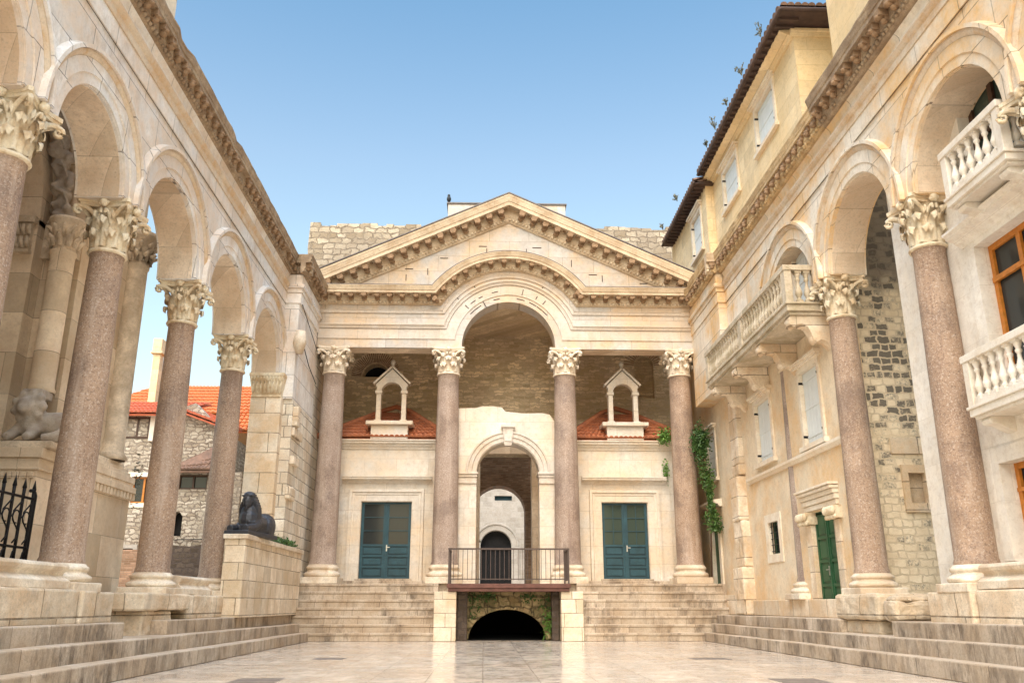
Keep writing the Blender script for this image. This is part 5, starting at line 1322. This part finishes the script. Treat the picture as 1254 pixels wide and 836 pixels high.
def bracket(parent, y, mat, x_front, x_back, z_top, hgt, w=.34):
    mb = MB(); L = x_back - x_front
    pr = [(x_back, z_top), (x_front + .05, z_top), (x_front, z_top - hgt*.10), (x_front + .02, z_top - hgt*.28), (x_front + .13*L, z_top - hgt*.36), (x_front + .22*L, z_top - hgt*.28), (x_front + .32*L, z_top - hgt*.26),
          (x_front + .45*L, z_top - hgt*.36), (x_front + .52*L, z_top - hgt*.55), (x_front + .55*L, z_top - hgt*.72), (x_front + .64*L, z_top - hgt*.82), (x_front + .74*L, z_top - hgt*.74), (x_front + .85*L, z_top - hgt*.78), (x_back, z_top - hgt)]
    mb.prism([pr], lambda u, v, w_: Vector((u, y + w_, v)), -w/2, w/2)
    o = mb.build('bracket', mat, parent, local=False, bevel=.015)
    m2 = MB(); m2.lathe([(0, -.02), (.10, -.01), (.11, .0), (.11, .0)], seg=4) if False else None
    m2 = MB(); m2.ball((x_front + .07, y, z_top - hgt*.2), (.10, w*.56, .11)); m2.ball((x_front + .62*L, y, z_top - hgt*.68), (.11, w*.56, .12)); m2.ball((x_front + .35*L, y, z_top - hgt*.28), (.13, w*.45, .05))
    m2.build('scroll', mat, o, local=True)
    return o
for y in (19.25, 21.55, 23.85, 26.1): bracket(balc, y, M['ashlar'], 7.2, 8.2, zb0, .80)

# upper storeys above the cornice
mb = MB()
UW = [(22.2, 23.85, 14.75, 16.2), (26.1, 27.75, 14.6, 16.05)]
mb.prism([rectl(20.3, 29.2, 12.14, 16.7)] + [rectl(*w) for w in UW], FXR(8.6), 0, -.4); mb.prism([rectl(8.61, 14, 12.14, 16.69)], FY(20.29), 0, -.3) 
mb.build('upper_wall', M['palace'], pal)
U3 = (30.05, 31.4, 14.15, 15.8)
mb = MB(); mb.prism([rectl(29.2, 35.2, 12.14, 16.4), rectl(*U3)], FXR(8.3), 0, -.4); mb.prism([rectl(8.31, 9.2, 12.14, 16.39)], FY(29.19), 0, -.3); mb.build('upper_wall', M['palace'], pal)
for i, w in enumerate(UW): shutters(pal, FXR(8.6), *w, lb=('upper shuttered window nearest the camera', 'middle upper shuttered window')[i])
shutters(pal, FXR(8.3), *U3, lb='farthest upper shuttered window')
mb = MB(); mb.sweep([(20.3, 16.15+.25), (29.2, 16.15+.25)], [(-.01, 0), (.05, 0), (.08, .06), (.16, .10), (.30, .16), (.38, .20), (.38, .24), (-.01, .26)], FXR(8.6)); mb.sweep([(8.5, 16.4), (12, 16.4)], [(-.01, 0), (.05, 0), (.08, .08), (.14, .14), (.14, .22), (-.01, .24)], FY(20.3)); mb.build('eaves_moulding', M['palace'], pal)
mb = MB(); mb.box(8.02, 14, 19.55, 29.0, 16.68, 16.78)
mb.box(7.86, 14, 29.0, 35.0, 16.36, 16.46)
for i in range(30): mb.box(8.06, 8.6, 19.8 + i*.31, 19.88 + i*.31, 16.60, 16.68)
for i in range(18): mb.box(7.9, 8.3, 29.2 + i*.31, 29.28 + i*.31, 16.28, 16.36)
ev = mb.build('eaves', M['eave'], pal)
mb = MB(); mb.tube([(8.0, 19.5, 16.72), (8.0, 29.0, 16.72)], .055, 8); mb.tube([(7.84, 29.0, 16.40), (7.84, 35.0, 16.40)], .055, 8); mb.tube([(8.0, 19.5, 16.72), (13, 19.5, 16.72)], .055, 8); mb.build('gutter', M['eave'], ev, local=True)
tile_roof('roof', pal, (13.9, 19.5, 16.8), (8.0, 19.5, 16.8), (13.9, 24, 18.2), (8.8, 24, 18.2), 30, M['tile_b'], rows=8)
tile_roof('roof', pal, (8.02, 19.6, 16.79), (8.02, 29.1, 16.79), (12.5, 21, 18.2), (12.5, 29.1, 18.2), 36, M['tile_b'], rows=8)
tile_roof('roof', pal, (7.86, 29.0, 16.47), (7.86, 35.0, 16.47), (12.5, 29, 18.0), (12.5, 35.0, 18.0), 24, M['tile_b'], rows=8)

# rubble side wall in the alley
rw = thing('alley_wall', (9.9, 19, .8), 'tall wall of rough blocks with many blackened stones behind the right arch', 'wall')
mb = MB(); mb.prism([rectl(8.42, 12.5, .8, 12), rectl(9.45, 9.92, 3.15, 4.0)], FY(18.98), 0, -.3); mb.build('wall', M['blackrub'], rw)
mb = MB(); mb.prism([rectl(9.36, 10.01, 3.05, 4.1), rectl(9.5, 9.87, 3.25, 3.92)], FY(18.96), .05, -.1); mb.build('niche_frame', M['ashlar'], rw)
mb = MB(); mb.prism([rectl(9.45, 9.92, 3.15, 4.0)], FY(19.1), 0, -.05); mb.build('niche', M['plinth'], rw)
mb = MB(); mb.prism([rectl(9.2, 10.4, 4.35, 4.72)], FY(18.96), .03, -.1); mb.build('stone_panel', M['ashlar'], rw, bevel=.01)

# white house, near right
wh = thing('white_house', (8.6, 12.5, .8), 'white dressed stone house with orange windows and two small balconies between the near right columns', 'house')
XH = 8.45; Fw = FXR(XH)
W1 = (11.75, 13.4, 4.75, 7.0); W0 = (11.6, 13.72, 1.75, 3.3); W2 = (11.9, 13.3, 7.9, 10.05)
mb = MB(); mb.prism([rectl(4, 16.15, .8, 11.9), rectl(*W1), rectl(*W0), rectl(*W2)], Fw, 0, -.45); mb.prism([rectl(8.90, 14, .8, 11.9)], lambda u, v, o: Vector((u, 16.14 + o, v)), 0, -.3); mb.build('wall', M['white'], wh)
def win_frame(w, lb):
    o = glazed(wh, 'window', Fw, *w, M['wood'], cols=2, rows=1, recess=-.22, fw=.10, label=lb)
    m = MB(); a, b, c, d = w
    for (p, q, r_, s_) in ((a + .02, b - .02, c + (d-c)*.70, c + (d-c)*.74),): m.prism([rectl(p, q, r_, s_)], Fw, -.19, -.25)
    m.build('transom', M['wood'], o, local=True)
    m = MB(); 
    for (p, q, r_, s_) in ((a - .26, a + .006, c, d - .006), (b - .006, b + .26, c, d - .006), (a - .26, b + .26, d - .006, d + .26)): m.prism([rectl(p, q, r_, s_)], Fw, .04, -.2)
    m.build('surround', M['white'], o, local=True, bevel=.008)
    return o
win_frame(W1, 'orange timber window under the upper balcony'); win_frame(W0, 'orange timber window at ground level')
o = glazed(wh, 'balcony_door', Fw, *W2, M['dark_wood'], cols=2, rows=2, recess=-.22, g=M['glass_g'], fw=.12, label='dark green glazed door on the upper balcony')
mb = MB(); hood = [(-.01, 0), (.05, 0), (.07, .05), (.14, .08), (.17, .12), (.30, .15), (.30, .19), (.36, .22), (.36, .26), (-.01, .28)]
mb.sweep([(11.2, 7.10), (13.75, 7.10)], hood, Fw); mb.build('cornice', M['white'], wh)
def small_balcony(y0, y1, xf, z0, z1, lb):
    m = MB(); m.box(xf, XH, y0, y1, z0 + .05, z0 + .17); m.box(xf - .03, XH, y0 - .03, y1 + .03, z0 + .17, z0 + .22); m.box(xf + .05, XH, y0 + .05, y1 - .05, z0, z0 + .05)
    b = m.build('balcony', M['balustrade'], wh, bevel=.01); b['label'] = lb
    m = MB(); zt_ = z1; pw_ = .16
    m.box(xf - .02, xf + .18, y0 - .02, y1 + .02, zt_ - .12, zt_); m.box(xf + .18, XH, y0 - .02, y0 + .18, zt_ - .12, zt_); m.box(xf + .18, XH, y1 - .18, y1 + .02, zt_ - .12, zt_)
    for yy in (y0, y1 - pw_): m.box(xf, xf + pw_, yy, yy + pw_, z0 + .22, zt_ - .12)
    m.box(xf + .01, xf + .15, y0 + pw_, y1 - pw_, z0 + .22, z0 + .30)
    m.build('railing', M['balustrade'], b, local=True, bevel=.01)
    me = baluster_mesh(zt_ - .12 - z0 - .30, .075, M['balustrade'])
    nn = int((y1 - y0 - .4) / .2)
    for i in range(nn): put('baluster', me, b, (xf + .08, y0 + .27 + i * (y1 - y0 - .54) / (nn - 1), z0 + .30))
    for i in range(2): put('baluster', me, b, (xf + .28 + i*.16, y1 - .08, z0 + .30)); put('baluster', me, b, (xf + .28 + i*.16, y0 + .08, z0 + .30))
    for yy in (y0 + .25, y1 - .25):
        m = MB(); L = XH - xf
        pr = [(XH, z0), (xf + .12, z0), (xf + .08, z0 - .05), (xf + .12, z0 - .11), (xf + .24, z0 - .12), (xf + .4, z0 - .2), (XH, z0 - .24)]
        m.prism([pr], lambda u, v, w_: Vector((u, yy + w_, v)), -.12, .12); k = m.build('bracket', M['balustrade'], b, local=True, bevel=.012)
    return b
small_balcony(11.25, 12.95, 7.80, 7.45, 8.52, 'upper small white balcony'); small_balcony(11.6, 13.5, 7.94, 3.96, 5.04, 'lower small white balcony')
mb = MB(); mb.box(8.3, 14, 4, 17.42, 12.16, 24); o = mb.build('upper_storey', M['palace'], wh)

# ================================================================== plants
def leafcloud(n, fc, size, seed):
    rr = random.Random(seed); mb = MB()
    for i in range(n):
        p = Vector(fc(rr)); a = Vector((rr.gauss(0, 1), rr.gauss(0, 1), rr.gauss(0, 1))).normalized()
        b = a.orthogonal().normalized(); c = a.cross(b); s_ = size * rr.uniform(.6, 1.4)
        ang = rr.uniform(0, 6.28); b2 = b*math.cos(ang) + c*math.sin(ang); c2 = -b*math.sin(ang) + c*math.cos(ang)
        mb.add([p - b2*s_, p + c2*s_*.55 , p + b2*s_, p - c2*s_*.55], [(0, 1, 2, 3)])
    return mb
iv = thing('ivy', (7.55, 29.9, ZL), 'dark green ivy hanging beside the right end column of the portico', 'plant')
mb = leafcloud(1700, lambda r: (7.62 + r.gauss(0, .13), 29.75 + r.gauss(0, .12), 6.55 + r.gauss(0, .27)), .055, 1); mb.build('foliage', M['leaf'], iv, fix=False)
mb = leafcloud(1900, lambda r: (lambda t: (7.72 + .22*t + r.gauss(0, .09 + .05*math.sin(t*9)), 29.75 + r.gauss(0, .1), 5.9 - 2.4*t + r.gauss(0, .06)))(r.random()**.8), .05, 2); mb.build('trailing_foliage', M['leaf_m'], iv, fix=False)
mb = MB(); mb.tube([(7.72, 29.8, ZL), (7.80, 29.8, 3.4), (7.88, 29.78, 4.4), (7.72, 29.76, 5.6), (7.66, 29.75, 6.6)], [.03, .03, .025, .02, .01], 6); mb.build('stem', M['dark_wood'], iv)
def bush(name, lb, n, c, s, size, mat, seed, grp=None):
    mb = leafcloud(n, lambda r: (c[0] + r.gauss(0, s[0]), c[1] + r.gauss(0, s[1]), c[2] + r.gauss(0, s[2])), size, seed)
    return tag(mb.build(name, mat, fix=False), lb, 'plant', grp)
bush('small_shrub', 'light green tuft growing on the right chapel cornice end', 380, (6.62, 31.0, 7.05), (.13, .1, .16), .05, M['leaf_l'], 3)
bush('small_shrub', 'small green tuft left of the right end column below the cornice', 160, (6.62, 31.1, 5.75), (.06, .08, .18), .045, M['leaf_l'], 4)
mb = leafcloud(700, lambda r: (-6.02 + r.gauss(0, .07), 25.6 + r.uniform(-1.2, 2.2), 2.86 + abs(r.gauss(0, .07)) - .02), .045, 5); tag(mb.build('moss_plant', M['leaf'], fix=False), 'low green plants creeping on the coping behind the sphinx', 'plant')
mb = leafcloud(260, lambda r: (-.42 + r.gauss(0, .10), 38.6 + r.gauss(0, .1), 4.0 + r.gauss(0, .22)), .07, 6); tag(mb.build('hanging_plant', M['leaf'], fix=False), 'dark plant at the left edge inside the passage', 'plant')
mb = leafcloud(420, lambda r: (lambda x: (x, 29.08 + r.gauss(0, .05), 1.38 + r.gauss(0, .10) - (.35*abs(r.gauss(0, 1)) if abs(x-.8) > .9 else 0)))(r.choice((r.uniform(-.5, .4), r.uniform(1.2, 2.3)))), .045, 7); tag(mb.build('hanging_plant', M['leaf'], fix=False), 'green plants hanging under the platform over the vault', 'plant')
mb = leafcloud(160, lambda r: (2.1 + r.gauss(0, .10), 29.05 + r.gauss(0, .05), .45 + r.gauss(0, .25)), .045, 8); tag(mb.build('hanging_plant', M['leaf_l'], fix=False), 'green plant climbing right of the cellar arch', 'plant')
mb = leafcloud(90, lambda r: (-7.85 + r.gauss(0, .06), 19.6 + r.gauss(0, .06), 3.75 + r.gauss(0, .25)), .035, 9); 
tag(mb.build('dry_creeper', M['weed'], fix=False), 'dry grey creeper on the tower corner base', 'plant')
for k, (y, z, h) in enumerate(((20.9, 16.85, .9), (22.8, 16.85, .7), (24.5, 16.85, .5), (26.0, 16.85, .8), (27.2, 16.85, .6), (30.8, 16.5, .6), (33.6, 16.5, .6))):
    mb = MB(); rr = random.Random(k)
    for i in range(9):
        a = Vector((7.9 if k < 5 else 7.6, y, z)); d = Vector((rr.uniform(-.5, .05), rr.uniform(-.5, .5), rr.uniform(.3, 1))) * h * .55
        m_ = a + d*.5 + Vector((0, 0, .08)); e = a + d
        mb.tube([a, m_, e], [.010, .007, .003], 4)
        for q in range(5):
            p = a.lerp(e, rr.uniform(.4, 1)); mb.add([p, p + Vector((rr.uniform(-.06, .06), rr.uniform(-.06, .06), .06)), p + Vector((.03, .02, .1))], [(0, 1, 2)])
    tag(mb.build('roof_weed', M['weed'], fix=False), ('tall dry weed on the palace gutter near its upper corner', 'dry weed on the gutter, second from the upper corner', 'short dry weed at the middle of the gutter', 'wide dry weed above the middle upper window', 'dry weed near the lower end of the first gutter', 'dry weed where the lower gutter begins', 'dry weed at the far low end of the gutter')[k], 'plant', 'weeds along the palace gutter')

# ================================================================== camera, light, world
cam = bpy.data.cameras.new('Camera'); co = bpy.data.objects.new('Camera', cam); C.objects.link(co)
co.location = (0, 0, 1.08); co.rotation_euler = (R(90 + 17.13), 0, R(-1.83)); cam.sensor_width = 36; cam.lens = 36 * 1047 / 1254; cam.clip_end = 2000; cam.clip_start = .05
sc.camera = co
w = bpy.data.worlds.new('World'); sc.world = w; w.use_nodes = True
nt = w.node_tree; bg = nt.nodes['Background']; sky = nt.nodes.new('ShaderNodeTexSky'); sky.sky_type = 'NISHITA'; sky.sun_disc = False
SE, SA = 44., 192.   # elevation, azimuth of the sun measured clockwise from +Y
sky.sun_elevation = R(SE); sky.sun_rotation = R(SA); sky.dust_density = 2.0; sky.air_density = 1.8; sky.ozone_density = 1.0; sky.altitude = 0
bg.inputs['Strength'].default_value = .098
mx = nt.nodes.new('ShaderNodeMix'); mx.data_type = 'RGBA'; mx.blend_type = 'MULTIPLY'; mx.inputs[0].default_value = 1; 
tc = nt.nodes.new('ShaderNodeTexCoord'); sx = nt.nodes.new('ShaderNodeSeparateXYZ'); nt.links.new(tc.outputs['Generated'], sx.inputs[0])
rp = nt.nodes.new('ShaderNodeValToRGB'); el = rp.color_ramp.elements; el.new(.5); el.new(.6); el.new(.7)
for e_, (p_, c_) in zip(el, ((.2, (1, .99, .98)), (.36, (.97, .97, .95)), (.48, (.88, .91, .93)), (.64, (.60, .80, .89)), (.84, (3.9, 3.65, 3.3)))): e_.position = p_; e_.color = (*c_, 1)  # last stop: overhead sky brightened out of view, added fill for side walls
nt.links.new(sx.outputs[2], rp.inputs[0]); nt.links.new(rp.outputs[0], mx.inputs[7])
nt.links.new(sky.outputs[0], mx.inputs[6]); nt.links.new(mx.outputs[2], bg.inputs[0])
sl = bpy.data.lights.new('Sun', 'SUN'); sl.energy = 1.25; sl.angle = R(60); sl.color = (1, .905, .82)
so = bpy.data.objects.new('Sun', sl); C.objects.link(so)
d = Vector((math.sin(R(SA))*math.cos(R(SE)), math.cos(R(SA))*math.cos(R(SE)), math.sin(R(SE))))
so.rotation_euler = d.to_track_quat('Z', 'Y').to_euler()
so.location = (0, -10, 30)
sc.view_settings.view_transform = 'Standard'; sc.view_settings.look = 'None'; sc.view_settings.exposure = 1.38; sc.view_settings.gamma = 1
sc.cycles.max_bounces = 8; sc.cycles.diffuse_bounces = 4
